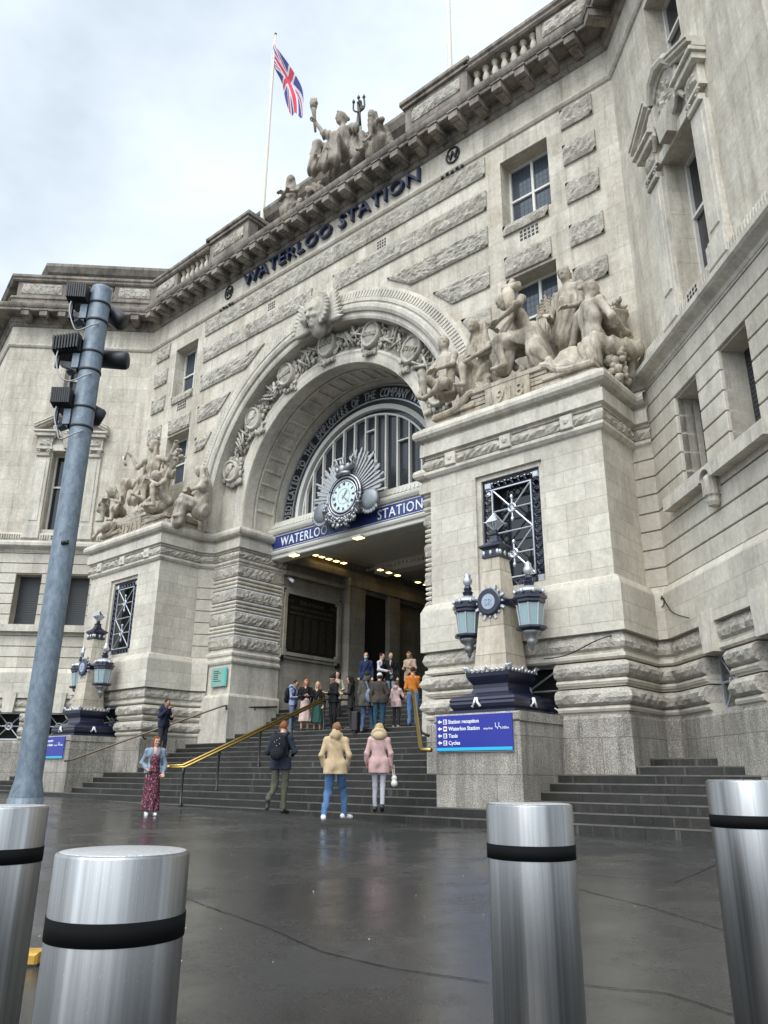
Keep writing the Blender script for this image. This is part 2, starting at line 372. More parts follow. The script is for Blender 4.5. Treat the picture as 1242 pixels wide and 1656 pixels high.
# ------------------------------------------------------------------ pavement and steps
def zg(x): return min(max((-9-x)*.0125, 0), .22)
def ground_pt(px, py, dz=0.):
    d = ray(px, py); z = 0
    for _ in range(12):
        q = CAM + d*((z+dz-HCAM)/d.z); z = zg(q.x)
    return q
def pavement_mat():
    m, t, b = new_mat('wet_asphalt'); p = pos(t)
    n1 = noise(t, p, .7, 6, .65, (1, .7, 1)); n2 = noise(t, p, 95, 3, .8); n3 = noise(t, p, 34, 4, .75); n4 = noise(t, p, 4., 5, .7)
    c = mix(t, n1, (.014, .0145, .015), (.044, .044, .044))
    c = mix(t, 1., c, ramp(t, n2, .32, .72, (.35, .35, .35, 1), (2.1, 2.1, 2.05, 1)), 'MULTIPLY')
    c = mix(t, ramp(t, n4, .60, .78, (0, 0, 0, 1), (.5, .5, .5, 1)), c, (.055, .053, .049))
    gm = N(t, 'ShaderNodeMath', operation='MULTIPLY'); t.links.new(ramp(t, noise(t, p, 1.7, 6, .7), .56, .72), gm.inputs[0]); t.links.new(ramp(t, noise(t, p, 110, 2, .7), .46, .62), gm.inputs[1])
    c = mix(t, gm.outputs[0], c, (.13, .128, .12))
    c = mix(t, ramp(t, noise(t, p, 190, 1, .5), .715, .735), c, (.34, .33, .31))  # pale specks: white grit plus small glints painted into the asphalt colour
    r = N(t, 'ShaderNodeMapRange'); r.inputs[1].default_value = .42; r.inputs[2].default_value = .60; r.inputs[3].default_value = .045; r.inputs[4].default_value = .36
    t.links.new(noise(t, p, .75, 8, .7, (1, .75, 1)), r.inputs[0])
    t.links.new(c, b.inputs['Base Color']); t.links.new(r.outputs[0], b.inputs['Roughness']); b.inputs['Specular IOR Level'].default_value = .5
    nr = bump(t, n3, .16, .006); nr = bump(t, n2, .16, .004, nr); nr = bump(t, n4, .10, .02, nr); t.links.new(nr, b.inputs['Normal']); return m
M_PAVE = pavement_mat()
mb = MB()
xs = [-700, -120, -40, -26.6, -24, -20, -16, -12, -9, 0, 20, 120, 700]; ys = [-700, -100, -20, -5, 0, 5, 10, 13.1, 20, 60, 200, 700]
mb.add([(x, y, zg(x)) for y in ys for x in xs], [(j*len(xs)+i, j*len(xs)+i+1, (j+1)*len(xs)+i+1, (j+1)*len(xs)+i) for j in range(len(ys)-1) for i in range(len(xs)-1)])
tagp(mb.build('pavement', M_PAVE), kind='structure')
mb = MB()
def strip(mb, pxs, w=.02, dz=.004):
    P = []
    for a, b in zip(pxs, pxs[1:]):
        for k in range(6): t = k/6; P.append(ground_pt(a[0]+(b[0]-a[0])*t, a[1]+(b[1]-a[1])*t, dz))
    P.append(ground_pt(*pxs[-1], dz)); vs = []
    for i, q in enumerate(P):
        d = (P[min(i+1, len(P)-1)]-P[max(i-1, 0)]).normalized(); n = Vector((-d.y, d.x, 0))*w*(.6+.8*random.random())
        vs += [q+n, q-n]
    mb.add(vs, [(2*i, 2*i+1, 2*i+3, 2*i+2) for i in range(len(P)-1)])
for l in ([(150, 1346), (470, 1366), (640, 1386), (780, 1390)], [(300, 1452), (360, 1474), (425, 1496), (520, 1538), (640, 1566), (790, 1588)], [(935, 1412), (1090, 1427), (1160, 1397)], [(935, 1437), (1050, 1466), (1175, 1505)], [(945, 1592), (1080, 1606), (1195, 1643)], [(560, 1400), (700, 1389)]):
    l2_ = [l[0]]
    for p_, q_ in zip(l, l[1:]):
        for k in (1, 2, 3): t_ = k/4; l2_.append((p_[0]+(q_[0]-p_[0])*t_, p_[1]+(q_[1]-p_[1])*t_+random.uniform(-.8, .8)))
        l2_.append(q_)
    strip(mb, l2_, .0055)
tagp(mb.build('pavement_joints', plain('joint_tar', (.008, .008, .008), .6)), kind='structure')
lt = MB()
for k in range(40):
    q = ground_pt(random.uniform(60, 1230), random.uniform(1335, 1560), .002); w_ = random.uniform(.0025, .005); a_ = random.random()*3; d_ = Vector((math.cos(a_), math.sin(a_), 0))*w_; e_ = Vector((-math.sin(a_), math.cos(a_), 0))*w_*.5
    lt.hexa([q-d_-e_, q+d_-e_, q+d_+e_, q-d_+e_, q-d_-e_+Vector((0, 0, .005)), q+d_-e_+Vector((0, 0, .004)), q+d_+e_+Vector((0, 0, .006)), q-d_+e_+Vector((0, 0, .004))])
tagp(lt.build('litter', plain('pale_litter', (.42, .41, .38), .7, var=.4)), 'tiny pale specks of litter scattered over the wet pavement', 'litter', None, 'stuff')
RI, TR, Y0 = .16, .3536, 12.8
stairs = thing('stone_staircase', 'wide flight of dark wet stone steps with pale nosings leading up into the arched entrance', 'staircase', (XC, Y0, 0))
PH, PCU = 1.02, 8.65                                              # half width and centre of the lamp plinths
def step_part(u0, u1, y, z, back):
    a = MB(); a.box(XC+u0, XC+u1, y, y+back, z-RI-.08, z); o = a.build('step', ST['step'], stairs)
    n = MB(); n.box(XC+u0+.01, XC+u1-.01, y-.004, y+.028, z-.022, z+.004); n.build('nosing', ST['nosing'], o)
for k in range(1, 15):
    y = Y0+TR*(k-1); z = RI*k
    if k <= 2: step_part(-14.6, 15.6, y, z, TR+.06)
    else:
        step_part(-7.7, 7.7, y, z, TR+.06 if k < 14 else 1.2)
        if k <= 7:
            for s in (-1, 1): step_part(*sorted((s*9.6, s*15.6)), y, z, TR+.06 if k < 7 else 2.6)
for s in (-1, 1): step_part(*sorted((s*10.9, s*15.6)), 15.6, RI*8, 2)
for k in range(1, 7): step_part(-4.4, 4.4, 18.35+.22*(k-1), 2.24+RI*k, .28 if k < 6 else 12)
# ------------------------------------------------------------------ the building
bld = thing('station_building', 'pale stone railway station front with a great arch between two angled wings', 'station', (XC, YF, 0))
def pieces_of(mb):
    """the far-apart pieces of a mesh builder, each as a builder of its own"""
    n = len(mb.v); par = list(range(n))
    def find(a):
        while par[a] != a: par[a] = par[par[a]]; a = par[a]
        return a
    for f in mb.f:
        r = find(f[0])
        for i in f[1:]: par[find(i)] = r
    roots = np.array([find(i) for i in range(n)]); ids, isl = np.unique(roots, return_inverse=True); k = len(ids)
    if k > 2500 or k == 1: return [mb]
    P = np.array([tuple(v) for v in mb.v], float); lo = np.full((k, 3), 1e9); hi = np.full((k, 3), -1e9)
    np.minimum.at(lo, isl, P); np.maximum.at(hi, isl, P); sz = (hi-lo).max(1)
    gap = np.maximum(0, np.maximum(lo[:, None]-hi[None], lo[None]-hi[:, None])); near = np.sqrt((gap**2).sum(2)) <= np.maximum(.02, .5*np.maximum(sz[:, None], sz[None]))
    lab = -np.ones(k, int); c = 0
    for i in range(k):
        if lab[i] >= 0: continue
        st = [i]; lab[i] = c
        while st:
            j = st.pop()
            for q in np.nonzero(near[j] & (lab < 0))[0]: lab[q] = c; st.append(int(q))
        c += 1
    if c == 1 or c > 40: return [mb]
    out = [MB() for _ in range(c)]; vl = lab[isl]; idx = np.zeros(n, int)
    for i in range(n): b = out[vl[i]]; idx[i] = len(b.v); b.v.append(mb.v[i])
    for f, m, sm in zip(mb.f, mb.m, mb.sm): b = out[vl[f[0]]]; b.f.append(tuple(int(idx[i]) for i in f)); b.m.append(m); b.sm.append(sm)
    return out
def part(name, mb, mat, parent=None, smooth=False):
    o = None
    for b in pieces_of(mb): o = b.build(name, ST[mat] if isinstance(mat, str) else mat, parent or bld, smooth)
    return o
PO, PI = 11.05, 6.22
def mirror(path): return [(2*XC-x, y) for x, y in reversed(path)]
f2 = FF.p2
def both(mb, path, prof, **k):
    mb.sweep(path, prof, **k); mb.sweep(mirror(path), prof, **k)
BASE = [LE.p2(9), LW.p2(WL), f2(-CE), f2(-PO), f2(-PO, 1.7), f2(-PI, 1.7), f2(-PI, 0), f2(-5.85, -.5)]
mb = MB(); both(mb, BASE, [(.12, 0), (.12, 2.04), (.07, 2.12), (-.3, 2.12)]); part('granite_base', mb, 'granite')
mb = MB(); mbp = MB()
PIECES = [[LE.p2(9), LW.p2(WL), LW.p2(4.35)], [LW.p2(3.35), LW.p2(2.4)], [LW.p2(1.4), f2(-CE), f2(-PO), f2(-PO, 1.7), f2(-9.6, 1.7)], [f2(-7.7, 1.7), f2(-PI, 1.7), f2(-PI, 0), f2(-5.85, -.5)]]
for P in PIECES:
    for z in (2.12, 2.66):
        both(mb, P, [(-.45, z+.17), (.10, z+.17), (.19, z+.22), (.23, z+.31), (.23, z+.39), (.18, z+.46), (.08, z+.51), (-.45, z+.51)], caps=True, rough=.022, step=.13, mask=[0, 0, 1, 1, 1, 1, 0, 0])
        both(mbp, P, [(-.45, z), (.06, z), (.06, z+.03), (.12, z+.05), (.145, z+.10), (.12, z+.15), (.07, z+.165), (.07, z+.175), (-.45, z+.175)], caps=True)
LIN = [LE.p2(9), LW.p2(WL), f2(-CE), f2(-PO), f2(-PO, 1.7), f2(-PI, 1.7), f2(-PI, 0), f2(-5.85, -.5)]
both(mbp, LIN, [(-.45, 3.18), (.09, 3.2), (.14, 3.24), (.14, 3.30), (.08, 3.33), (.08, 3.38), (-.1, 3.38)])
both(mb, LIN, [(-.1, 3.38), (.08, 3.38), (.15, 3.43), (.17, 3.53), (.14, 3.66), (.07, 3.75), (-.1, 3.75)], rough=.025, step=.12, mask=[0, 0, 1, 1, 1, 0, 0])
part('rock_faced_course', mb, 'hewn'); 
both(mbp, LIN, [(-.1, 3.745), (.21, 3.75), (.21, 4.72), (.13, 4.90), (.05, 4.94), (-.1, 4.94)]); part('plinth_band', mbp, 'pier')
mb = MB()
for F in (LW, RW):
    for c in (1.9, 3.85): mb.prism(F, [(c-.2, 3.18), (c+.2, 3.18), (c+.27, 3.97), (c-.27, 3.97)], 0, .27)
part('keystone', mb, 'plain')
mb = MB(); mg = MB(); mw = MB()
for F in (LW, RW):
    for a, b in ((1.4, 2.4), (3.35, 4.35)):
        mb.fbox(F, a-.1, b+.1, -.5, -.45, 2.0, 3.3)
for s in (-1, 1): mb.fbox(FF, *sorted((s*7.6, s*9.7)), 1.2, 1.25, 2.0, 3.3)
part('dark_opening', mb, M_DARKIN)
def xgrille(mb, F, u0, u1, z0, z1, o, r=.022):
    mb.frame(F, u0, u1, z0, z1, .05, o-.03, o+.03); uc, zc = (u0+u1)/2, (z0+z1)/2
    for a, b in (((u0, z0), (u1, z1)), ((u0, z1), (u1, z0)), ((u0, zc), (u1, zc))): mb.tube([F(a[0], o, a[1]), F(b[0], o, b[1])], r, 6)
    ring = [F(uc+.13*math.cos(i*math.pi/8), o+.03, zc+.13*math.sin(i*math.pi/8)) for i in range(17)]; mb.tube(ring, .03, 6)
for F in (LW, RW):
    for a, b in ((1.4, 2.4), (3.35, 4.35)): xgrille(mw, F, a, b, 2.15, 3.2, -.2)
for s in (-1, 1): xgrille(mw, FF, *sorted((s*7.7, s*9.6)), 2.15, 3.2, 1.45)
part('basement_grille', mw, M_SILVER)
# pier shafts and their cornices
mb = MB()
for s in (-1, 1):
    h = (*sorted((s*7.62, s*9.5)), 4.98, 8.0)
    mb.wall(FF, *sorted((s*PO, s*PI)), 4.9, 8.42, [h], 1.7, .4)
    for c in (s*PO, s*PI): mb.add([FF(c, 1.7, 4.9), FF(c, 0, 4.9), FF(c, 0, 8.42), FF(c, 1.7, 8.42)], [(0, 1, 2, 3)])
part('pier_shaft', mb, 'pier')
mb = MB()
for s in (-1, 1): mb.frame(FF, *sorted((s*7.62, s*9.5)), 4.98, 8.0, .12, 1.4, 1.62)
part('pier_window_surround', mb, 'plain')
for s in (-1, 1):
    a, b = sorted((s*7.74, s*9.38)); mb = MB(); mb.fbox(FF, a, b, 1.1, 1.15, 5.0, 7.95); g = part('pier_window', mb, G_DARK)
    n = MB(); z0, z1 = 5.05, 7.88; o = 1.52
    n.frame(FF, a, b, z0, z1, .045, o-.03, o+.03); n.frame(FF, a+.24, b-.24, z0+.24, z1-.24, .04, o-.03, o+.03)
    def rings(p, q, k):
        for i in range(k):
            t = (i+.5)/k; cu, cz = p[0]+(q[0]-p[0])*t, p[1]+(q[1]-p[1])*t
            n.tube([FF(cu+.085*math.cos(j*math.pi/5), o, cz+.085*math.sin(j*math.pi/5)) for j in range(11)], .022, 5)
    for cu in (a+.145, b-.145): rings((cu, z0+.25), (cu, z1-.25), 12)
    for cz in (z0+.145, z1-.145): rings((a+.26, cz), (b-.26, cz), 6)
    part('ring_border', n, M_NAVY, g)
    w = MB(); A, B, C, D = a+.28, b-.28, z0+.28, z1-.28; m = (C+D)/2; uc = (A+B)/2
    for p, q in (((A, C), (B, m)), ((A, m), (B, C)), ((A, m), (B, D)), ((A, D), (B, m)), ((A, m), (B, m)), ((A, (C+m)/2), (B, (C+m)/2)), ((A, (D+m)/2), (B, (D+m)/2))): w.tube([FF(p[0], o+.02, p[1]), FF(q[0], o+.02, q[1])], .021, 6)
    for zc in ((C+m)/2, (D+m)/2):
        w.tube([FF(uc, o+.03, zc-.26), FF(uc, o+.03, zc+.26)], .022, 6)
        for e in (-.28, .28): w.ball(FF(uc, o+.03, zc+e), .045, 8, (1, 1, 1.5))
        w.tube([FF(uc+.1*math.cos(j*math.pi/6), o+.04, zc+.1*math.sin(j*math.pi/6)) for j in range(13)], .028, 6)
    w.frame(FF, A-.02, B+.02, C-.02, D+.02, .03, o, o+.05)
    for cu in (a+.14, b-.14):
        for cz in (z0+.14, z1-.14): w.fbox(FF, cu-.09, cu+.09, o-.02, o+.05, cz-.09, cz+.09, .03)
    part('star_grille', w, M_SILVER, g)
CORN = [f2(-CE), f2(-PO), f2(-PO, 1.7), f2(-PI, 1.7), f2(-PI, 0), f2(-5.85, -.5), f2(-4.45, -.5), f2(-4.45, -2.75)]
mb = MB()
both(mb, CORN, [(0, 8.30), (.06, 8.33), (.12, 8.40), (.12, 8.47), (.07, 8.50), (.03, 8.5)])
both(mb, CORN, [(.03, 8.80), (.10, 8.82), (.10, 8.88), (.20, 8.90), (.20, 9.22), (.13, 9.27), (.13, 9.33)])
both(mb, CORN, [(.13, 9.33), (.27, 9.36), (.335, 9.43), (.35, 9.52), (.32, 9.61), (.24, 9.67), (.15, 9.69), (.15, 9.74), (-.6, 9.76)])
for s in (-1, 1): mb.fbox(FF, *sorted((s*PO, s*PI)), -.3, 1.75, 9.6, 9.75)
part('pier_cornice', mb, 'plain', smooth=False)
mb = MB(); both(mb, CORN, [(.03, 8.50), (.09, 8.53), (.13, 8.60), (.14, 8.66), (.13, 8.72), (.08, 8.79), (.03, 8.80)], rough=.03, step=.09, mask=[0, 1, 1, 1, 1, 1, 0]); part('laurel_garland', mb, 'relief')
mb = MB()
for s in (-1, 1):
    for k in range(3):
        u = s*(PI+.75+k*1.66); mb.fbox(FF, u-.16, u+.16, 1.7, 1.88, 8.48, 8.83, .02); mb.ball(FF(u, 1.87, 8.68), .09, 8, (1, .6, 1))
part('garland_clasp', mb, 'plain')
# channelled strips behind the piers, jamb blocks
ZC = [4.94+.4375*k for k in range(12)]
def chan(z1): 
    p = []
    for z in ZC:
        if z+.4 > z1: break
        p += [(0, z), (.06, z+.015), (.06, z+.41), (.0, z+.425)]
    return p+[(0, z1)]
mb = MB(); both(mb, [f2(-CE), f2(-PO)], chan(9.8)); both(mb, [f2(-PI, 0), f2(-5.85, -.5)], chan(8.32)); part('channelled_strip', mb, 'course')
JB = [f2(-5.85, -.5), f2(-4.45, -.5), f2(-4.45, -2.65)]
mb = MB()
both(mb, JB, [(-.2, 0), (.20, 0), (.17, 3.5), (.13, 3.58), (.05, 3.6), (.05, 4.62), (.10, 4.66), (.13, 4.72), (.12, 4.80), (.07, 4.84), (.07, 4.90), (.11, 4.95), (.12, 5.02), (.08, 5.08), (.02, 5.12), (.02, 5.2)])
ROWS = [(5.2, 5.66), (6.08, 6.52), (6.94, 7.38), (7.83, 8.28)]
for (a, b), (c, d) in zip(ROWS, ROWS[1:]+[(8.3, 0)]):
    h = (c-b)/3
    both(mb, JB, [q for k in range(3) for q in ((.015, b+h*k+.01), (.075, b+h*k+.03), (.09, b+h*(k+.5)), (.07, b+h*(k+1)-.03), (.015, b+h*(k+1)-.01))])
part('jamb_moulding', mb, 'plain')
mb = MB()
for a, b in ROWS: both(mb, JB, [(.0, a), (.07, a+.03), (.10, a+.12), (.10, a+.22), (.10, b-.12), (.07, b-.03), (0, b)], rough=.022, step=.1, mask=[0, 1, 1, 1, 1, 1, 0])
part('jamb_rock_course', mb, 'hewn')
# wings
def wing(F):
    LH = [(1.4, 2.45, 6.68, 8.85), (3.4, 4.46, 6.68, 8.85)]
    mb = MB(); mb.wall(F, -.2, WL, 4.9, 9.85, LH, -.02, .62)
    for z in ZC:
        z1 = min(z+.4375, 9.84); gap = .016
        segs = [(-.3, WL)]
        for h in LH:
            if z1 > h[2]+.05 and z < h[3]-.05: segs = [(a, b) for s in segs for a, b in (((s[0], h[0]), (h[1], s[1])) if s[0] < h[0] and s[1] > h[1] else (s,))]
        for a, b in segs: mb.fbox(F, a, b, -.36 if len(segs) > 1 else -.02, .055, z+gap, z1-gap, .012)
    part('channelled_wall', mb, 'course')
    mb = MB(); [mb.fbox(F, h[0], h[1], -.6, -.5, h[2], h[3]) for h in LH]
    sh = part('shutter', mb, M_SHUT); mb = MB()
    for h in LH:
        for k in range(22): z = h[2]+.05+k*.098; mb.prism(F, [(h[0]+.02, z), (h[1]-.02, z), (h[1]-.02, z+.08), (h[0]+.02, z+.08)], -.51, -.485)
    part('slats', mb, M_SHUT, sh)
    mb = MB(); mb.prism(F, [(.78, 6.40), (2.42, 6.40), (2.42, 6.68), (.78, 6.68)], 0, .30); mb.prism(F, [(2.94, 6.40), (4.85, 6.40), (4.85, 6.68), (2.94, 6.68)], 0, .30)
    arch = [(2.42, 6.68), (2.94, 6.68), (2.94, 6.42)] + [(2.68+.2*math.cos(R_(i*18)), 6.42+.2*math.sin(R_(i*18))) for i in range(11)] + [(2.42, 6.42)]
    mb.prism(F, arch, 0, .30); part('window_sill', mb, 'plain')
    mb = MB(); c = F(2.68, .16, 0); mb.lathe(c, [(.02, 5.84), (.1, 5.88), (.13, 5.96), (.12, 6.05), (.15, 6.10), (.16, 6.4), (.13, 6.48), (.05, 6.56)], 12)
    for k in range(9): a = k*math.pi*2/9; mb.fbox(F, 2.68+.15*math.cos(a)-.02, 2.68+.15*math.cos(a)+.02, .16+.15*math.sin(a)-.02, .16+.15*math.sin(a)+.02, 6.08, 6.42)
    part('sill_corbel', mb, 'relief')
    UH = [(2.27, 3.78, 10.85, 14.5), (2.3, 3.8, 16.75, 19.45)]; WC = 3.03
    mb = MB(); mb.wall(F, -.0, WL, 10.3, 20.0, UH, 0, .65); part('upper_wall', mb, 'wing')
    for h in UH:
        mb = MB(); mb.fbox(F, h[0], h[1], -.62, -.56, h[2], h[3]); w = part('sash_window', mb, G_DARK)
        n = MB(); n.frame(F, h[0], h[1], h[2], h[3], .07, -.57, -.48); zc = h[2]+(h[3]-h[2])*.58
        n.fbox(F, h[0], h[1], -.56, -.47, zc-.04, zc+.04); uc = (h[0]+h[1])/2; n.fbox(F, uc-.018, uc+.018, -.56, -.49, h[2], h[3]); part('sash_frame', n, M_WHITE, w)
    # pedimented surround
    mb = MB(); mr = MB()
    for a, b in ((1.62, 2.24), (3.82, 4.44)):
        mb.fbox(F, a, b, 0, .12, 10.66, 14.2, .015); mb.fbox(F, a-.05, b+.05, 0, .20, 10.4, 10.95, .02); mb.fbox(F, a-.02, b+.02, 0, .16, 10.95, 11.05, .02); mb.fbox(F, a+.12, b-.12, .12, .15, 11.2, 14.0, .02)
        mb.fbox(F, a-.04, b+.04, 0, .18, 14.55, 14.62, .01)
        for k in (-1, 1):
            c = (a+b)/2+k*.22; mr.tube([F(c+.09*math.cos(i*.6)*(1-i*.05), .18, 14.42+.09*math.sin(i*.6)*(1-i*.05)) for i in range(13)], .03, 6)
        mr.fbox(F, a+.03, b-.03, .05, .2, 14.2, 14.36, .03); mr.rock(F, [(a+.08, 14.72), (b-.08, 14.72), (b-.08, 15.05), (a+.08, 15.05)], .05, .2, .05, .06)
        mb.fbox(F, a, b, 0, .15, 14.62, 15.15, .01)
    mb.fbox(F, 2.24, 3.82, 0, .10, 14.5, 14.8, .015)
    for a, b in ((1.5, 2.36), (3.7, 4.56)): mb.fbox(F, a, b, 0, .30, 15.15, 15.32, .015); mb.fbox(F, a-.06, b+.06, 0, .38, 15.32, 15.42, .02)
    for sg in (-1, 1):
        e = WC+sg*1.6; i = WC+sg*.6; zz = lambda u: 15.42+(1.6-abs(u-WC))*.55
        for o, t0, t1 in ((.30, 0, .1), (.40, .1, .2), (.44, .2, .26)): mb.prism(F, [(e, zz(e)+t0), (i, zz(i)+t0), (i, zz(i)+t1), (e, zz(e)+t1)], 0, o)
    part('broken_pediment', mb, 'plain')
    mr.prism(F, [(WC+.56*math.cos(R_(k*18)), 15.7+.78*math.sin(R_(k*18))) for k in range(20)], 0, .16)
    mr.tube([F(WC+.56*math.cos(R_(k*18)), .17, 15.7+.78*math.sin(R_(k*18))) for k in range(21)], .07, 6)
    mr.rock(F, [(WC-.32, 15.25), (WC+.32, 15.25), (WC+.32, 16.2), (WC-.32, 16.2)], .1, .2, .08, .07)
    mr.prism(F, [(WC-.2, 14.55), (WC+.2, 14.55), (WC+.3, 15.2), (WC-.3, 15.2)], 0, .34)
    mr.tube([F(WC-.62, .2, 16.1), F(WC-.36, .25, 16.48), F(WC, .28, 16.6), F(WC+.36, .25, 16.48), F(WC+.62, .2, 16.1)], .12, 7)
    for e in (-1, 1): mr.tube([F(WC+e*.66, .16, 16.0), F(WC+e*.74, .2, 15.6), F(WC+e*.66, .2, 15.2), F(WC+e*.8, .16, 14.9)], [.07, .11, .08, .05], 7)
    part('cartouche', mr, 'relief')
    mv = MB(); [mv.fbox(F, 2.8+i*.12, 2.88+i*.12, .185, .19, 10.36+j*.1, 10.43+j*.1) for i in range(4) for j in range(2)]; part('vent_grille', mv, M_BLACK)
    mv = MB()
    for k in range(int(WL/.1)):
        u = .1+k*.1
        if not (2.7 < u < 3.35): mv.fbox(F, u-.03, u+.03, .1, .16, 10.36, 10.58, .012)
    part('string_fluting', mv, 'plain')
wing(LW); wing(RW)
mb = MB()
for F in (LE, RE): mb.wall(F, 0, 9, 4.9, 20, [(1.5, 2.7, 10.85, 14.5)], 0, .6); mb.fbox(F, 1.4, 2.8, -.65, -.55, 10.8, 14.6)
part('return_wall', mb, 'wing')
STR = [LE.p2(9), LW.p2(WL), f2(-CE), f2(-PO+.1)]
mb = MB(); both(mb, STR, [(0, 9.80), (.07, 9.83), (.10, 9.90), (.13, 9.92), (.28, 10.0), (.33, 10.05), (.33, 10.17), (.24, 10.22), (.22, 10.28), (.13, 10.30), (.10, 10.30), (.10, 10.60), (.06, 10.66), (0, 10.66)]); part('string_course', mb, 'plain')
# facade wall round the arch
ZA = 10.35; RH = 5.87; mb = MB()
WH = [(7.78, 9.42, 16.55, 19.0), (7.8, 9.42, 12.3, 14.66)]
for s in (-1, 1):
    hs = [(*sorted((s*a, s*b)), c, d) for a, b, c, d in WH]
    mb.wall(FF, *sorted((s*7.0, s*CE)), 9.7, 20.0, hs, 0, .62)
    mb.wall(FF, *sorted((s*RH, s*7.0)), 9.6, 20.0, [], 0)
n = 40; us = [-RH*math.cos(math.pi*i/n) for i in range(n+1)]
for a, b in zip(us, us[1:]):
    za, zb = (ZA+math.sqrt(max(0, RH*RH-u*u)) for u in (a, b)); mb.add([FF(a, 0, za), FF(b, 0, zb), FF(b, 0, 20), FF(a, 0, 20)], [(0, 1, 2, 3)])
part('facade_wall', mb, 'ashlar')
mb = MB(); mb.arcsweep(FF, 0, ZA, [(RH-.02, -.55), (RH-.02, .03), (5.93, .07), (6.08, .07), (6.1, .15), (6.2, .20), (6.32, .20), (6.38, .13), (6.42, .13), (6.44, .17), (6.54, .17), (6.58, .10), (6.9, .05), (6.98, .04), (7.0, 0)], 72, 9.7)
part('arch_hood', mb, 'plain', smooth=False)
mb = MB()
for i in range(150):
    a = math.pi*(i+.5)/150
    def q(r, t, o): return FF(r*math.cos(a)-t*math.sin(a), o, ZA+r*math.sin(a)+t*math.cos(a))
    mb.hexa([q(6.62, -.035, .12), q(6.88, -.035, .085), q(6.88, -.035, .03), q(6.62, -.035, .03), q(6.62, .035, .12), q(6.88, .035, .085), q(6.88, .035, .03), q(6.62, .035, .03)])
part('hood_fluting', mb, 'plain')
mb = MB(); mb.arcsweep(FF, 0, ZA, [(RH+.02, -.54), (4.98, -.54), (4.95, -.46), (4.86, -.43), (4.78, -.46), (4.62, -.47), (4.47, -.5), (4.45, -.56), (4.45, -1.0), (4.52, -1.0), (4.52, -1.08), (4.45, -1.08), (4.45, -1.16), (4.53, -1.16), (4.53, -2.0), (4.45, -2.0), (4.45, -2.08), (4.52, -2.08), (4.52, -2.16), (4.45, -2.16), (4.45, -2.7)], 72, 9.6)
part('archivolt', mb, 'plain')
mb = MB()
for i in range(26):
    a = math.pi*(i+.5)/26; w = .05
    def q(r, t, o): return FF(r*math.cos(a)-t*math.sin(a), o, ZA+r*math.sin(a)+t*math.cos(a))
    mb.hexa([q(4.45, -w, -1.17), q(4.45, w, -1.17), q(4.45, w, -1.99), q(4.45, -w, -1.99), q(4.56, -w, -1.17), q(4.56, w, -1.17), q(4.56, w, -1.99), q(4.56, -w, -1.99)])
part('soffit_coffer', mb, 'plain')
# rock-faced bands
mb = MB(); BR = [(18.83, 19.56), (17.53, 18.25), (16.18, 16.9), (14.72, 15.44), (13.38, 14.0)]
SL = [None, None, (3.05, 4.1), (5.0, 5.75), (6.05, 6.5)]
for i, (a, b) in enumerate(BR):
    if i == 0: mb.rock(FF, [(-7.25, a), (7.25, a), (7.25, b), (-7.25, b)], 0, .09)
    elif i == 1:
        for s in (-1, 1): mb.rock(FF, [(-7.25, a), (-.62, a), (-.55, b), (-7.25, b)] if s < 0 else [(.62, a), (7.25, a), (7.25, b), (.55, b)], 0, .09)
    else:
        t, bt = SL[i]
        mb.rock(FF, [(-7.25, a), (-bt-.12, a), (-t-.12, b), (-7.25, b)], 0, .09); mb.rock(FF, [(bt+.12, a), (7.25, a), (7.25, b), (t+.12, b)], 0, .09)
    for s in (-1, 1):
        l, r = sorted((s*9.92, s*10.92)); mb.rock(FF, [(l, a+.03), (r, a+.03), (r, b+.02), (l, b+.02)], 0, .10)
for s in (-1, 1):
    l, r = sorted((s*7.8, s*9.33))
    for a, b in ((16.2, 16.53), (14.75, 15.42)): mb.rock(FF, [(l, a), (r, a), (r, b), (l, b)], 0, .11 if a > 16 else .10)
part('rock_faced_band', mb, 'rock')
mb = MB()
for s in (-1, 1):
    for k, z0 in ((0, 0), (1, 0)):
        pass
    [mb.fbox(FF, s*8.6+(i-2)*.13, s*8.6+(i-2)*.13+.09, .0, .006, 15.78+j*.13, 15.87+j*.13) for i in range(5) for j in range(3)]
    [mb.fbox(FF, s*2.9+(i-2)*.11, s*2.9+(i-2)*.11+.075, .0, .006, 18.34+j*.12, 18.42+j*.12) for i in range(4) for j in range(3)]
part('vent_grille', mb, M_BLACK)
for s in (-1, 1):
    for a, b, c, d in WH:
        l, r = sorted((s*a, s*b)); mb = MB(); mb.fbox(FF, l, r, -.62, -.56, c, d); w = part('leaded_window', mb, G_LEAD)
        n = MB(); n.frame(FF, l, r, c, d, .07, -.57, -.5); uc = (l+r)/2; n.fbox(FF, uc-.04, uc+.04, -.57, -.49, c, d); zc = c+(d-c)*.5; n.fbox(FF, l, r, -.57, -.495, zc-.035, zc+.035); part('window_frame', n, M_WHITE, w)
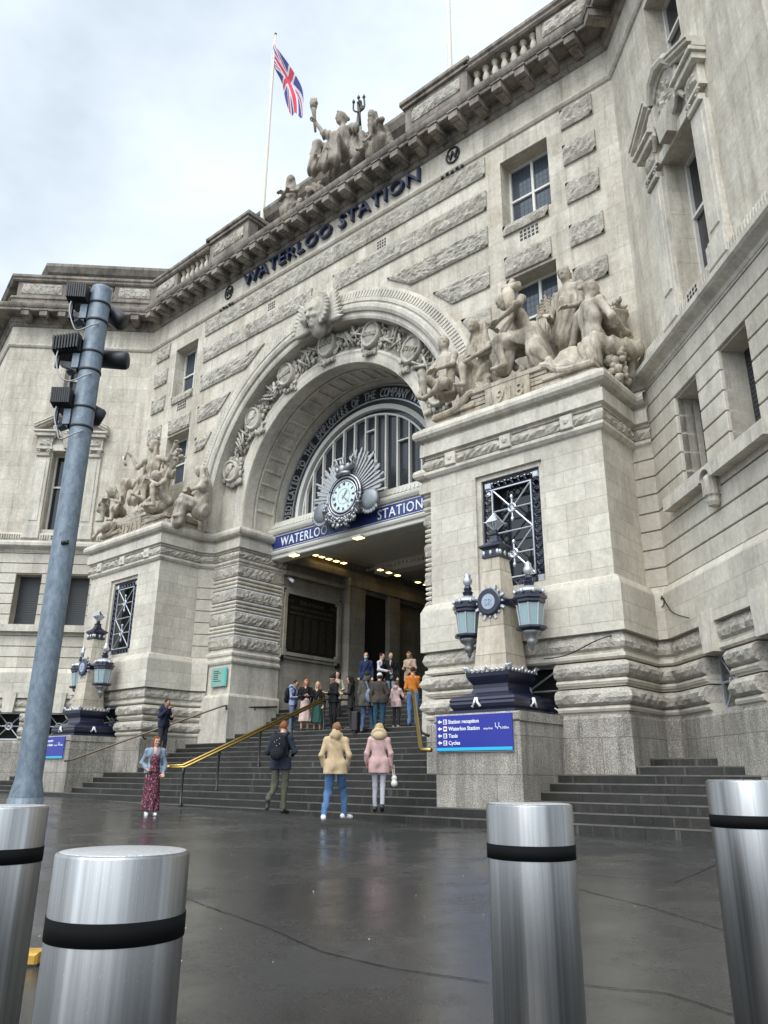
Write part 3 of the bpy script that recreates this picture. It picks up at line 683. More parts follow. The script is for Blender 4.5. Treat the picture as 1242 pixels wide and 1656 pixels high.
# frieze, cornice, modillions
mb = MB(); mb.sweep(UP, [(0, 19.68), (.05, 19.70), (.10, 19.78), (.10, 19.84), (.05, 19.88), (.03, 19.90), (.03, 20.80)]); part('frieze', mb, 'wing')
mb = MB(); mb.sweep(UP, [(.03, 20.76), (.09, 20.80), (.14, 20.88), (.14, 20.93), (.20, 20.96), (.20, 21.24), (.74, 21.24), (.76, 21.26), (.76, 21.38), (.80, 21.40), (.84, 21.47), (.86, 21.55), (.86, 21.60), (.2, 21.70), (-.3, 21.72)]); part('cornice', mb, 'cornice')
mm = MB(); mm.box(-.17, .17, -.66, .05, -.30, -.02); mm.box(-.20, .20, -.70, .05, -.045, 0); mm.prism(lambda u, o, z: (u, -o, z), [(-.13, -.30), (.13, -.30), (.13, -.36), (-.13, -.36)], 0, .45)
proto = mm.build('modillion', ST['cornice'], None); first = True
def modillion(F, u, rz):
    global first
    o = proto if first else proto.copy()
    if not first: COL.objects.link(o)
    first = False; o.parent = bld; o.location = Vector(F(u, .2, 21.245)) - bld.location; o.rotation_euler = (0, 0, rz)
for k in range(-13, 14): modillion(FF, k*.83, 0)
for k in range(7): modillion(RW, .75+k*.83, -math.pi/4); modillion(LW, .75+k*.83, math.pi/4)
# parapet
mb = MB(); PARL = [LE.p2(9), LW.p2(WL), f2(-CE), f2(-4.3)]
both(mb, PARL, [(.34, 21.6), (.34, 22.10), (.40, 22.14), (.40, 22.22), (.34, 22.28), (-.1, 22.28)], caps=True)
both(mb, [LE.p2(9), LW.p2(WL), f2(-CE), f2(-6.9)], [(-.1, 23.06), (.38, 23.06), (.44, 23.12), (.44, 23.2), (.50, 23.26), (.50, 23.38), (.40, 23.42), (-.1, 23.44)], caps=True)
rk = MB()
def solid(F, a, b, top=23.08, pan=True):
    mb.fbox(F, a, b, -.1, .32, 22.2, top)
    if pan: m = .22; rk.rock(F, [(a+m, 22.42), (b-m, 22.42), (b-m, 22.95), (a+m, 22.95)], .3, .38, .04, .09)
for s in (-1, 1):
    solid(FF, *sorted((s*9.5, s*11.4))); a, b = sorted((s*4.3, s*6.95)); mb.fbox(FF, a, b, -.1, .40, 22.2, 23.2); rk.rock(FF, [(a+.3, 22.45), (b-.3, 22.45), (b-.3, 23.0), (a+.3, 23.0)], .38, .46, .04, .09)
    mb.fbox(FF, a-.08, b+.08, -.5, .5, 23.2, 23.34); mb.fbox(FF, a-.16, b+.16, -.6, .58, 23.34, 23.52, .03)
for F in (LW, RW): solid(F, .1, 2.0); solid(F, 4.2, 6.5)
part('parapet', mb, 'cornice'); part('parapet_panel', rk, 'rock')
bp = MB(); bp.lathe((0, 0, 0), [(.12, 0), (.12, .08), (.06, .11), (.09, .2), (.125, .33), (.09, .48), (.055, .6), (.09, .64), (.09, .68), (.12, .70), (.12, .80)], 12)
bal = bp.build('baluster', ST['wing'], None, True); bfirst = True
def baluster(F, u):
    global bfirst
    o = bal if bfirst else bal.copy()
    if not bfirst: COL.objects.link(o)
    bfirst = False; o.parent = bld; o.location = Vector(F(u, .12, 22.27)) - bld.location
for s in (-1, 1):
    for k in range(7): baluster(FF, s*(7.16+k*.355))
for F in (LW, RW):
    for k in range(6): baluster(F, 2.2+k*.36)
# attic behind the parapet
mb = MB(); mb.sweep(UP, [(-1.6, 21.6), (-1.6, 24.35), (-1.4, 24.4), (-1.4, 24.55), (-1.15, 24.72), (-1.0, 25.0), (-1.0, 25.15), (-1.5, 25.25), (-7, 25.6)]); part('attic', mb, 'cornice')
# lettering on the frieze
mb = MB(); put_text(mb, FF, 'WATERLOO STATION', .80, .03, 20.10, .12, .16, 1.1, width=9.35, offset=.002); part('frieze_lettering', mb, M_NAVYTXT)
mb = MB()
for u in (-5.75, 6.05):
    put_text(mb, FF, 'W', .42, u, 20.22, .06, .08, 1, offset=.01); mb.tube([FF(u+.26*math.cos(R_(k*20)), .07, 20.38+.3*math.sin(R_(k*20))) for k in range(19)], .03, 5)
    for k in range(5): mb.ball(FF(u-.4+k*.2, .12, 19.62+.04*(k % 2)), .07, 6)
part('royal_cipher', mb, M_DARKMETAL)
# ------------------------------------------------------------------ portal: lunette, sign, clock, porch
OG = -2.5
mb = MB(); mb.arcsweep(FF, 0, ZA, [(4.46, OG), (3.62, OG), (3.62, OG-.1), (4.46, OG-.1)], 60, 10.25, closed=True); part('lettering_band', mb, M_BLACK)
mb = MB(); body = 'DEDICATED TO THE EMPLOYEES OF THE COMPANY WHO FELL IN THE WAR'; nb = len(body)
for i, ch in enumerate(body):
    if ch == ' ': continue
    a = R_(178 - i*176/(nb-1)); r = 3.93
    put_text(mb, FF, ch, .50, r*math.cos(a), ZA+r*math.sin(a), OG+.04, .06, 1, tilt=a-math.pi/2, sx=.62)
[b.build('arch_lettering', M_SILVER, bld) for b in pieces_of(mb)]
mb = MB()
for r in (4.42, 3.88): mb.arcsweep(FF, 0, ZA, [(r, OG+.06), (r-.05, OG+.06), (r-.05, OG-.02), (r, OG-.02)], 60, 10.3, closed=True)
part('band_moulding', mb, M_SILVER)
mb = MB(); mb.arcsweep(FF, 0, ZA, [(3.64, OG+.10), (3.54, OG+.14), (3.46, OG+.10), (3.46, OG-.1), (3.64, OG-.1)], 60, 10.25, closed=True); mb.arcsweep(FF, 0, ZA, [(3.30, OG+.04), (3.23, OG+.04), (3.23, OG-.1), (3.30, OG-.1)], 60, 10.25, closed=True)
lf = part('lunette_frame', mb, M_WHITE)
mb = MB()
for u in (-2.72, -2.2, -1.68, -1.12, -.56, 0, .5, 1.0, 1.55, 2.1, 2.65, -3.1, 3.1):
    h = math.sqrt(max(.05, 3.26**2-u*u)); mb.fbox(FF, u-.032, u+.032, OG-.08, OG+.05, 10.2, ZA+h)
for a, b, z in ((-1.68, -1.12, 12.3), (0, .5, 13.0), (0, .5, 12.0), (-1.68, -1.12, 11.4), (1.55, 2.1, 12.2), (0, .5, 11.3)): mb.fbox(FF, a, b, OG-.07, OG+.04, z-.025, z+.025)
mb.build('glazing_bar', M_WHITE, lf)
mb = MB(); mb.prism(FF, [(3.5*math.cos(R_(i*5)), ZA+3.5*math.sin(R_(i*5))) for i in range(37)] + [(-3.5, 10.1), (3.5, 10.1)], OG-.14, OG-.10); part('lunette_glass', mb, G_LUN)
mb = MB(); beam = [f2(-4.45, -1.9), f2(4.45, -1.9)]
mb.sweep(beam, [(-.9, 9.66), (-.54, 9.64), (-.54, 8.72), (-.08, 8.72), (-.05, 8.75), (-.05, 8.86), (.02, 8.9), (.05, 8.97), (.05, 9.02), (-.02, 9.04), (-.02, 9.66), (.06, 9.68), (.12, 9.76), (.14, 9.84), (.10, 9.88), (-.2, 9.9), (-.2, 10.0), (-.12, 10.02), (-.12, 10.16), (-.2, 10.18), (-.2, 10.28), (-.75, 10.3)])
part('entrance_beam', mb, M_CREAM)
mb = MB()
for k in range(52): u = -4.3+k*.1687; mb.fbox(FF, u, u+.07, -2.04, -1.99, 10.03, 10.14)
mb.fbox(FF, -4.32, 4.32, -2.05, -2.03, 10.03, 10.14); mb.build('beam_dentils', M_WHITE, bld)
sg = thing('station_name_sign', 'long navy enamel name sign with white capitals across the beam under the arched window', 'sign', FF(0, -1.92, 9.05))
mb = MB(); mb.fbox(FF, -4.40, 4.40, -1.97, -1.895, 9.07, 9.63); mb.build('panel', M_SIGNBLUE, sg)
mb = MB(); put_text(mb, FF, 'WATERLOO', .50, -2.52, 9.17, -1.885, .03, 1.15, width=2.5); put_text(mb, FF, 'STATION', .50, 2.15, 9.17, -1.885, .03, 1.15, width=1.95)
for z in (9.085, 9.60): mb.fbox(FF, -4.38, 4.38, -1.9, -1.885, z, z+.015)
[b.build('lettering', M_WHITEP, sg) for b in pieces_of(mb)]
# clock
CZ, CO = 10.17, -1.45
ck = thing('sunburst_clock', 'silver sunburst clock with round dial, wreath and two globes above the entrance beam', 'clock', FF(0, CO-.2, 9.0))
def disc(mb, F, u, z, prof, n=40, ex=1, cap=True):
    k = len(prof); vs = []
    for i in range(n):
        a = 2*math.pi*i/n
        for r, o in prof: vs.append(F(u+r*ex*math.cos(a), o, z+r*math.sin(a)))
    fs = [(i*k+j, ((i+1) % n)*k+j, ((i+1) % n)*k+j+1, i*k+j+1) for i in range(n) for j in range(k-1)]
    if cap: fs += [tuple(i*k for i in range(n)), tuple(i*k+k-1 for i in range(n))]
    return mb.add(vs, fs)
mb = MB(); mb.smooth = True; disc(mb, FF, 0, CZ, [(.70, CO-.3), (.80, CO-.22), (.82, CO), (.79, CO+.06), (.74, CO+.07), (.62, CO+.03), (.58, CO-.02)], cap=False); disc(mb, FF, 0, CZ, [(.60, CO-.03), (.60, CO-.02)]); mb.build('clock_case', M_NAVY, ck)
mb = MB(); mb.smooth = True
for r, o, w in ((.80, CO+.06, .03), (.70, CO+.08, .022), (.585, CO+.06, .03)): mb.tube([FF(r*math.cos(R_(i*9)), o, CZ+r*math.sin(R_(i*9))) for i in range(41)], w, 8)
mb.build('clock_ring', M_SILVER, ck)
mb = MB(); disc(mb, FF, 0, CZ, [(.56, CO), (.56, CO+.06)]); dial = mb.build('dial', plain('dial_glass', (.55, .66, .66), .3, var=.05), ck)
mb = MB()
for h, tx in enumerate(('XII', 'I', 'II', 'III', 'IIII', 'V', 'VI', 'VII', 'VIII', 'IX', 'X', 'XI')):
    a = math.pi/2 - h*math.pi/6; r = .41; put_text(mb, FF, tx, .15, r*math.cos(a), CZ+r*math.sin(a), CO+.066, .01, .9, tilt=a-math.pi/2, sx=.8, offset=.004)
for k in range(60): a = k*math.pi/30; mb.tube([FF(.53*math.cos(a), CO+.064, CZ+.53*math.sin(a)), FF(.555*math.cos(a), CO+.064, CZ+.555*math.sin(a))], .006, 4)
mb.tube([FF(.28*math.cos(R_(i*12)), CO+.062, CZ+.28*math.sin(R_(i*12))) for i in range(31)], .006, 4)
mb.build('numerals', M_DARKMETAL, dial)
def hand(name, ang, l, w, o):
    m = MB(); a = R_(90-ang); c, s = math.cos(a), math.sin(a)
    P = [(-.1, w*.5), (l*.55, w), (l*.7, w*1.7), (l, 0), (l*.7, -w*1.7), (l*.55, -w), (-.1, -w*.5)]
    m.prism(FF, [(p*c-q*s, CZ+p*s+q*c) for p, q in P], o, o+.012); m.build(name, M_PEWTER, dial)
hand('hour_hand', 40, .27, .022, CO+.075); hand('minute_hand', 133, .42, .015, CO+.09)
mb = MB()
for a0, a1 in ((-2, 80), (100, 184)):
    for k in range(26):
        a = R_(a0+(a1-a0)*k/25); l = (1.95 if a0 < 50 else 1.82)*(1-.16*(k % 3)/2)*(1-.1*random.random()); w = .036
        o = CO-.16+.05*(k % 2); c, s = math.cos(a), math.sin(a)
        mb.prism(FF, [(r*c-t*s, CZ+r*s+t*c) for r, t in ((.7, -w*.7), (l-.06, -w), (l, 0), (l-.06, w), (.7, w*.7))], o, o+.05)
mb.build('sunrays', plain('ray_metal', (.40, .40, .40), .35, .75, .25), ck)
for u in (-1.22, 1.22):
    mb = MB(); mb.smooth = True; mb.ball(FF(u*.95, CO-.04, CZ-.36), .40, 24, (1, .4, 1)); g = mb.build('globe', plain('globe_silver', (.22, .24, .26), .5, .6, .55, .9, 3), ck)
    mb = MB()
    for k in range(9):
        a = R_(200+k*17 if u < 0 else 180+k*17); mb.ball(FF(u*.95+.43*math.cos(a), CO, CZ-.36+.43*math.sin(a)), .07, 6, (1, .6, 1.5))
    mb.build('leaf', M_PEWTER, g)
    m2 = MB(); m2.smooth = True; uu = u*.66; m2.lathe(FF(uu, CO+.16, CZ-.75), [(.02, 0), (.05, .04), (.10, .30), (.12, .31), (.08, .36), (.02, .44)], 8); m2.tube([FF(uu+.09*math.cos(R_(i*30)), CO+.16, CZ-.2+.13*math.sin(R_(i*30))) for i in range(13)], .03, 6); m2.build('small_lantern', M_PEWTER, ck)
mb = MB(); mb.smooth = True
for k in range(150):
    a = R_(212+116*random.random()); r = .80+.36*random.random()*(.6+.4*math.sin((a-R_(212))/R_(116)*math.pi)); mb.ball(FF(r*math.cos(a), CO+.02+.14*random.random(), CZ+r*math.sin(a)), .05+.04*random.random(), 6)
mb.build('fruit_wreath', M_PEWTER, ck)
mb = MB(); mb.smooth = True; mb.ball(FF(-.08, CO+.05, CZ+1.02), .2, 10, (1, 1, 1.15)); mb.tube([FF(-.2, CO+.05, CZ+.9), FF(-.34, CO+.08, CZ+1.08), FF(-.42, CO+.05, CZ+1.3)], [.12, .1, .02], 8)
mb.tube([FF(.08, CO+.05, CZ+.9), FF(.3, CO+.08, CZ+1.1), FF(.34, CO+.05, CZ+1.38), FF(.2, CO, CZ+1.5)], [.14, .16, .1, .02], 8); mb.tube([FF(-.3, CO+.1, CZ+.8), FF(0, CO+.16, CZ+.86), FF(.3, CO+.1, CZ+.8)], .09, 8)
mb.build('winged_helmet', M_PEWTER, ck)
# relief of names between hood and archivolt
RB = 5.40
for i, tx in enumerate(('BELGIUM', 'ITALY', 'DARDANELLES', 'FRANCE', 'MESOPOTAMIA', 'EGYPT', 'NORTH SEA')):
    a = R_(161.1-23.7*i); u, z = RB*math.cos(a), ZA+RB*math.sin(a); t = (a-math.pi/2)*.55
    mb = MB(); mb.smooth = True; n = 22; pf = [(.0, .34), (.30, .32), (.37, .27), (.38, .33), (.44, .34), (.48, .26), (.48, 0)]
    vs = []; k = len(pf)
    for j in range(n):
        b = 2*math.pi*j/n
        for r, o in pf: x, y = r*.86*math.cos(b), r*1.1*math.sin(b); vs.append(FF(u+x*math.cos(t)-y*math.sin(t), -.54+o, z+x*math.sin(t)+y*math.cos(t)))
    mb.add(vs, [(j*k+q, ((j+1) % n)*k+q, ((j+1) % n)*k+q+1, j*k+q+1) for j in range(n) for q in range(k-1)])
    md = mb.build('name_medallion', ST['relief'], bld)
    m2 = MB(); put_text(m2, FF, tx, .22, u+.08*math.sin(t), z-.08*math.cos(t), -.205, .07, 1, width=min(.62, .12*len(tx)+.06), tilt=t, offset=.004); m2.build('name', ST['relief'], md)
    m3 = MB(); m3.smooth = True
    for j in range(46):
        b = 2*math.pi*j/46; r = .52+.07*random.random(); x, y = r*.9*math.cos(b), r*1.12*math.sin(b)
        m3.ball(FF(u+x*math.cos(t)-y*math.sin(t), -.48+.14*random.random(), z+x*math.sin(t)+y*math.cos(t)), .045+.035*random.random(), 6, (1+random.random(), .8, 1+random.random()))
    for e in (-1, 1):
        for j in range(14): m3.ball(FF(u-e*(.62+.02*j % .1)*math.sin(t)+(random.random()-.5)*.6, -.46+.14*random.random(), z+e*(.64+.08*random.random())*math.cos(t)), .05+.03*random.random(), 6, (1, .8, 1.5))
    m3.build('leaf_border', ST['relief'], md)
for i in range(6):
    a = R_(161.1-23.7*(i+.5)); mb = MB(); mb.smooth = True
    for j in range(60):
        b = a+R_((random.random()-.5)*12.5); r = RB+(random.random()-.5)*.62
        mb.ball(FF(r*math.cos(b), -.5+.16*random.random(), ZA+r*math.sin(b)), .04+.04*random.random(), 6, (.7+1.3*random.random(), .8, .7+1.3*random.random()))
    for j in range(7):
        b = a+R_((random.random()-.5)*10); r = RB+(random.random()-.5)*.4; d = random.random()*3; l = .3
        mb.tube([FF(r*math.cos(b)-l*math.cos(d), -.3, ZA+r*math.sin(b)-l*math.sin(d)), FF(r*math.cos(b)+l*math.cos(d), -.26, ZA+r*math.sin(b)+l*math.sin(d))], [.03, .05], 6)
    b = a; mb.ball(FF(RB*math.cos(b), -.42, ZA+RB*math.sin(b)), .17, 10, (1, .7, 1.1)); mb.ball(FF(RB*math.cos(b+.05), -.42, ZA+RB*math.sin(b+.05)+.2), .1, 8)
    mb.build('trophy_relief', ST['relief'], bld)
# porch behind the arch
mb = MB()
for s in (-1, 1): mb.add([FF(s*4.45, -2.6, 0), FF(s*4.45, -12, 0), FF(s*4.45, -12, 9.7), FF(s*4.45, -2.6, 9.7)], [(0, 1, 2, 3)])
for s in (-1, 1):
    l, r = sorted((s*4.46, s*4.05)); mb.fbox(FF, l, r, -7.0, -6.05, 2, 8.5); mb.fbox(FF, l, r, -9.3, -8.6, 2, 8.5); mb.fbox(FF, *sorted((s*4.46, s*3.95)), -12, -6.0, 8.45, 8.8); mb.fbox(FF, *sorted((s*4.46, s*4.1)), -12, -2.6, 8.8, 9.1); mb.fbox(FF, *sorted((s*4.46, s*4.2)), -12, -2.6, 8.3, 8.46)
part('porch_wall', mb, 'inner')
mb = MB(); mb.fbox(FF, -4.5, 4.5, -12, -2.6, 9.6, 9.8); mb.fbox(FF, -3.9, 4.5, -4.6, -4.0, 9.3, 9.62); mb.fbox(FF, -3.9, 4.5, -8.1, -7.4, 9.2, 9.62)
for k in range(40): u = -4.3+k*.215; mb.fbox(FF, u, u+.1, -4.0, -3.9, 9.42, 9.55); mb.fbox(FF, u, u+.1, -7.4, -7.3, 9.36, 9.48)
mb.build('porch_ceiling', plain('porch_plaster', (.74, .71, .60), .8), bld)
mb = MB(); mb.fbox(FF, -4.5, 4.5, -12.3, -12, 2, 9.8); mb.fbox(FF, -4.46, -4.30, -8.6, -7.0, 3, 8.3); part('dark_doorway', mb, M_DARKIN)
mb = MB(); mb.fbox(FF, -2.8, 2.8, -12.0, -11.8, 2.2, 8.3); mb.fbox(FF, -3.0, -2.8, -12.0, -11.7, 2.2, 8.5); mb.fbox(FF, 2.8, 3.0, -12.0, -11.7, 2.2, 8.5); part('concourse_door', mb, plain('door_steel', (.05, .055, .06), .4, .3))
memo = thing('memorial_board', 'dark bronze roll of honour board in a stepped stone frame on the porch side wall', 'board', FF(-4.4, -4.2, 5.3))
PF = Frame((XC-4.45, YF, 0), (0, 1), (1, 0))                      # the porch's left wall, u = depth into the building
mb = MB(); mb.fbox(PF, 2.85, 5.65, 0, .06, 5.35, 7.6); bd = mb.build('panel', M_BRONZE, memo)
mb = MB(); mb.frame(PF, 2.72, 5.78, 5.22, 7.73, .13, 0, .16); mb.frame(PF, 2.6, 5.9, 5.1, 7.85, .1, 0, .10)
for u in (2.62, 5.55):
    for z in (5.12, 7.50): mb.fbox(PF, u, u+.33, 0, .13, z, z+.33, .03)
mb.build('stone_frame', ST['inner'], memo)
mb = MB(); put_text(mb, PF, 'Roll of Honour', .24, 4.25, 7.28, .066, .012, 1, width=1.3); put_text(mb, PF, 'NAMES OF THE COMPANYS EMPLOYEES', .14, 4.25, 7.06, .066, .012, 1, width=2.3); put_text(mb, PF, 'WHO GAVE THEIR LIVES IN THE WAR', .14, 4.25, 6.86, .066, .012, 1, width=2.4)
put_text(mb, PF, '1914', .14, 3.1, 7.32, .066, .012); put_text(mb, PF, '1918', .14, 5.4, 7.32, .066, .012)
for c in range(6):
    for k in range(26): mb.fbox(PF, 2.98+c*.43, 2.98+c*.43+.22+.14*random.random(), .06, .064, 5.5+k*.05, 5.515+k*.05)
fg = plain('faded_gilt', (.12, .10, .06), .4, .4); [b.build('lettering', fg, bd) for b in pieces_of(mb)]
mb = MB(); [mb.fbox(PF, u, u+.12, 0, .14, z, z+.2) for u in (2.66, 5.7) for z in (7.6, 5.0)]; 
for b in pieces_of(mb): b.build('bracket', M_BLACK, memo)
def lamp_at(px, py, z, size, nm, lab, grp):
    d = ray(px, py); q = CAM+d*((z-HCAM)/d.z); o = thing(nm, lab, 'lamp', q, grp)
    m = MB(); m.box(-size[0]/2, size[0]/2, -size[1]/2, size[1]/2, -.03, .02); m.build('diffuser', M_LAMP, None).parent = o
    m = MB(); m.box(-size[0]/2-.04, size[0]/2+.04, -size[1]/2-.04, size[1]/2+.04, -.015, .06); m.build('housing', M_CREAM, None).parent = o
for i, (x, y) in enumerate(((510, 897), (521, 900), (532, 903.5), (544, 907), (556, 910), (615, 921), (629, 925.5), (643, 930), (676, 941), (689, 945))):
    lamp_at(x, y, 9.33 if i < 5 else 9.1, (.18, .20), 'strip_lamp', 'small glowing yellow lamp in a row under the porch ceiling', 'yellow lamps in rows under the porch ceiling')
lamp_at(476, 897.5, 8.715, (.36, .22), 'downlight', 'yellow downlight under the entrance beam, nearest the ribbed jamb', None); lamp_at(580, 869.5, 8.715, (.36, .22), 'downlight', 'yellow downlight under the entrance beam, below the clock', None)
# ------------------------------------------------------------------ lamp plinths and lamp standards
def plinth(sgn, label):
    cx = XC+sgn*PCU; o = thing('granite_plinth', label, 'plinth', (cx, 13.2, 0)); m = MB()
    m.fbox(Frame((cx, 13.22, 0), (1, 0), (0, -1)), -PH, PH, -2.0, 0, -.05, 1.93, .015); m.build('block', ST['granite'], o)
    m = MB(); m.fbox(Frame((cx, 13.22, 0), (1, 0), (0, -1)), -PH-.03, PH+.03, -1.85, .03, 1.935, 2.12, .03); m.build('coping', ST['granite'], o); return o
plinth(1, 'granite plinth under the nearer lamp standard, carrying the wide blue sign on its face'); plinth(-1, 'granite plinth under the farther lamp standard, half hidden by the galvanised pole')
def sq(m, prof): m.lathe((0, 0, 0), [(r*math.sqrt(2), z) for r, z in prof], 4, math.pi/4)
lamp = thing('lamp_standard', 'navy and stone obelisk lamp standard with two pale blue lanterns on the nearer plinth', 'lamp', group='lamp standards flanking the steps')
m = MB(); sq(m, [(.80, 0), (.80, .07), (.74, .10), (.78, .15), (.80, .2), (.785, .25), (.80, .28), (.77, .33), (.73, .36), (.60, .40), (.46, .46), (.43, .54), (.43, .62), (.46, .66), (.50, .72), (.53, .78), (.54, .86), (.40, .87)]); ib = m.build('iron_base', M_NAVY, lamp)
m = MB(); m.smooth = True
for sx, sy, nx, ny in ((-.1, -.80, 0, -1), (.80, -.1, 1, 0), (-.80, 0, -1, 0)):
    for d in (-1, 1):
        a = Vector((sx, sy, .22)); t = Vector((-ny, nx, 0)); nn = Vector((nx, ny, 0))*.03
        m.tube([a+nn*.6+t*.015*d+Vector((0, 0, .10)), a+nn*1.1+t*.04*d, a+nn*.6+t*.10*d-Vector((0, 0, .08))], [.02, .025, .03], 6)
for b in pieces_of(m): b.build('ribbon', M_WHITEP, ib)
m = MB(); m.smooth = True
for s in range(4):
    a = s*math.pi/2; c, sn = math.cos(a), math.sin(a)
    for k in range(9):
        t = -.5+k*.125; h = (.13 if k % 4 == 0 else .05); P = [((x_)*c-(y_)*sn, x_*sn+y_*c, z_) for x_, y_, z_ in ((t-.06, -.53, .86), (t-.02, -.55, .87+h*.6), (t, -.57, .87+h), (t+.02, -.55, .87+h*.6), (t+.06, -.53, .86))]
        m.tube(P, [.015, .028, .02, .028, .015], 6)
    for d in (-1,): x, y = .54*d, -.54; m.tube([((x*.9)*c-(y*.9)*sn, (x*.9)*sn+(y*.9)*c, .86), (x*c-y*sn, x*sn+y*c, .97), ((x*1.1)*c-(y*1.1)*sn, (x*1.1)*sn+(y*1.1)*c, .98)], [.045, .045, .015], 6)
m.build('leaf_cresting', M_SILVER, ib)
m = MB(); sq(m, [(.44, .86), (.43, .95), (.40, 1.02), (.20, 3.42)]); m.build('obelisk', stone('obelisk_stone', (.58, .53, .44), (.46, .41, .33), (9, .62, .012), .3, .3, seed=21), lamp)
m = MB(); sq(m, [(.20, 3.40), (.235, 3.42), (.235, 3.46), (.21, 3.48), (.21, 3.60), (.25, 3.63), (.285, 3.66), (.285, 3.70), (.22, 3.74), (.14, 3.80), (.10, 3.86), (.08, 3.95), (.1, 3.98), (.05, 4.02), (.05, 4.1)]); cp = m.build('cap', M_NAVY, lamp)
m = MB(); m.smooth = True
for s in range(4):
    a = s*math.pi/2; c, sn = math.cos(a), math.sin(a)
    for t in (-.18, 0, .18): y = -.22; m.ball((t*c-y*sn, t*sn+y*c, 3.52), .055, 8, (.8, .8, 1.3))
m.build('mask', M_SILVER, cp)
m = MB()
E_ = [Vector((0, 0, 4.5)), Vector((0, 0, 4.06))] + [Vector((.2*math.cos(R_(45+i*90)), .2*math.sin(R_(45+i*90)), 4.27)) for i in range(4)]
for i in range(4):
    for j in (0, 1): m.tube([E_[j], E_[2+i]], .018, 6)
    m.tube([E_[2+i], E_[2+(i+1) % 4]], .018, 6); m.tube([E_[2+i], E_[2+i]*1.0+Vector((E_[2+i].x*.35, E_[2+i].y*.35, 0))], [.02, .004], 5)
m.add([E_[0]*1, E_[1]*1]+[e*1 for e in E_[2:]], [(0, 2, 3), (0, 4, 5), (1, 3, 4), (1, 5, 2)]); m.build('star_finial', M_SILVER, cp)
m = MB(); sq(m, [(.31, 2.30), (.32, 2.33), (.32, 2.43), (.30, 2.46)]); m.box(-.8, .8, -.05, .05, 2.33, 2.45); br = m.build('bracket', M_NAVY, lamp)
BF = Frame((0, -.345, 0), (1, 0), (0, -1)); m = MB()
for k in range(16):
    a = 2*math.pi*k/16; m.prism(BF, [(r*math.cos(a+t), 2.38+r*math.sin(a+t)) for r, t in ((.2, -.19), (.40 if k % 2 else .34, -.06), (.40 if k % 2 else .34, .06), (.2, .19))], -.06, 0)
m.build('badge_rays', M_SILVER, lamp)
m = MB(); disc(m, BF, 0, 2.38, [(.30, -.04), (.30, .03), (.27, .05), (.20, .05)], 24); bdg = m.build('badge', M_NAVY, lamp)
m = MB(); disc(m, BF, 0, 2.38, [(.17, .0), (.17, .055)], 24); put_text(m, BF, 'SR', .2, 0, 2.31, .06, .02); m.build('badge_centre', plain('badge_blue', (.30, .36, .44), .4), bdg)
glassm = plain('pale_blue_glass', (.27, .37, .39), .22, var=.12)
ln = None
for sx in (-1, 1):
    X = sx*.80; root = MB(); root.smooth = False
    root.lathe((X, 0, 0), [(.30, 1.72), (.33, 1.75), (.33, 1.79), (.26, 1.80)], 8, math.pi/8); root.lathe((X, 0, 0), [(.30, 2.27), (.33, 2.30), (.33, 2.35), (.365, 2.38), (.365, 2.44), (.32, 2.46), (.32, 2.5)], 8, math.pi/8)
    root.lathe((X, 0, 0), [(.02, 1.74), (.02, 2.6), (.17, 2.64), (.10, 2.70), (.13, 2.76), (.08, 2.80), (.10, 2.85), (.06, 2.92)], 10); ln = root.build('lantern', M_NAVY, lamp)
    g = MB(); g.lathe((X, 0, 0), [(.225, 1.79), (.285, 2.28)], 8, math.pi/8); g.build('glass', glassm, ln)
    g = MB()
    for k in range(8): a = math.pi/8+k*math.pi/4; g.tube([(X+.23*math.cos(a), .23*math.sin(a), 1.79), (X+.29*math.cos(a), .29*math.sin(a), 2.28)], .016, 5)
    g.smooth = True; g.lathe((X, 0, 0), [(.32, 2.50), (.33, 2.54), (.30, 2.58), (.24, 2.62), (.16, 2.66)], 16)
    for k in range(8): a = k*math.pi/4; g.ball((X+.33*math.cos(a), .33*math.sin(a), 2.52), .045, 6, (1, 1, 1.3))
    g.build('silver_trim', M_SILVER, ln)
    g = MB(); g.smooth = True; g.lathe((X, 0, 0), [(.01, 1.28), (.045, 1.33), (.05, 1.38), (.09, 1.42), (.12, 1.50), (.09, 1.55), (.19, 1.62), (.22, 1.68), (.2, 1.73)], 14); g.build('pendant', M_PEWTER, ln)
    g = MB(); g.smooth = True; g.lathe((X, 0, 0), [(.05, 2.9), (.10, 2.98), (.11, 3.05), (.07, 3.12), (.08, 3.16), (.01, 3.24)], 10); g.build('flame_finial', M_SILVER, ln)
lamp.location = (XC+PCU, 14.22, 2.12)
l2 = copy_tree(lamp); l2.location = (XC-PCU, 14.22, 2.12); l2['label'] = 'navy and stone obelisk lamp standard on the farther plinth, beside the galvanised pole'
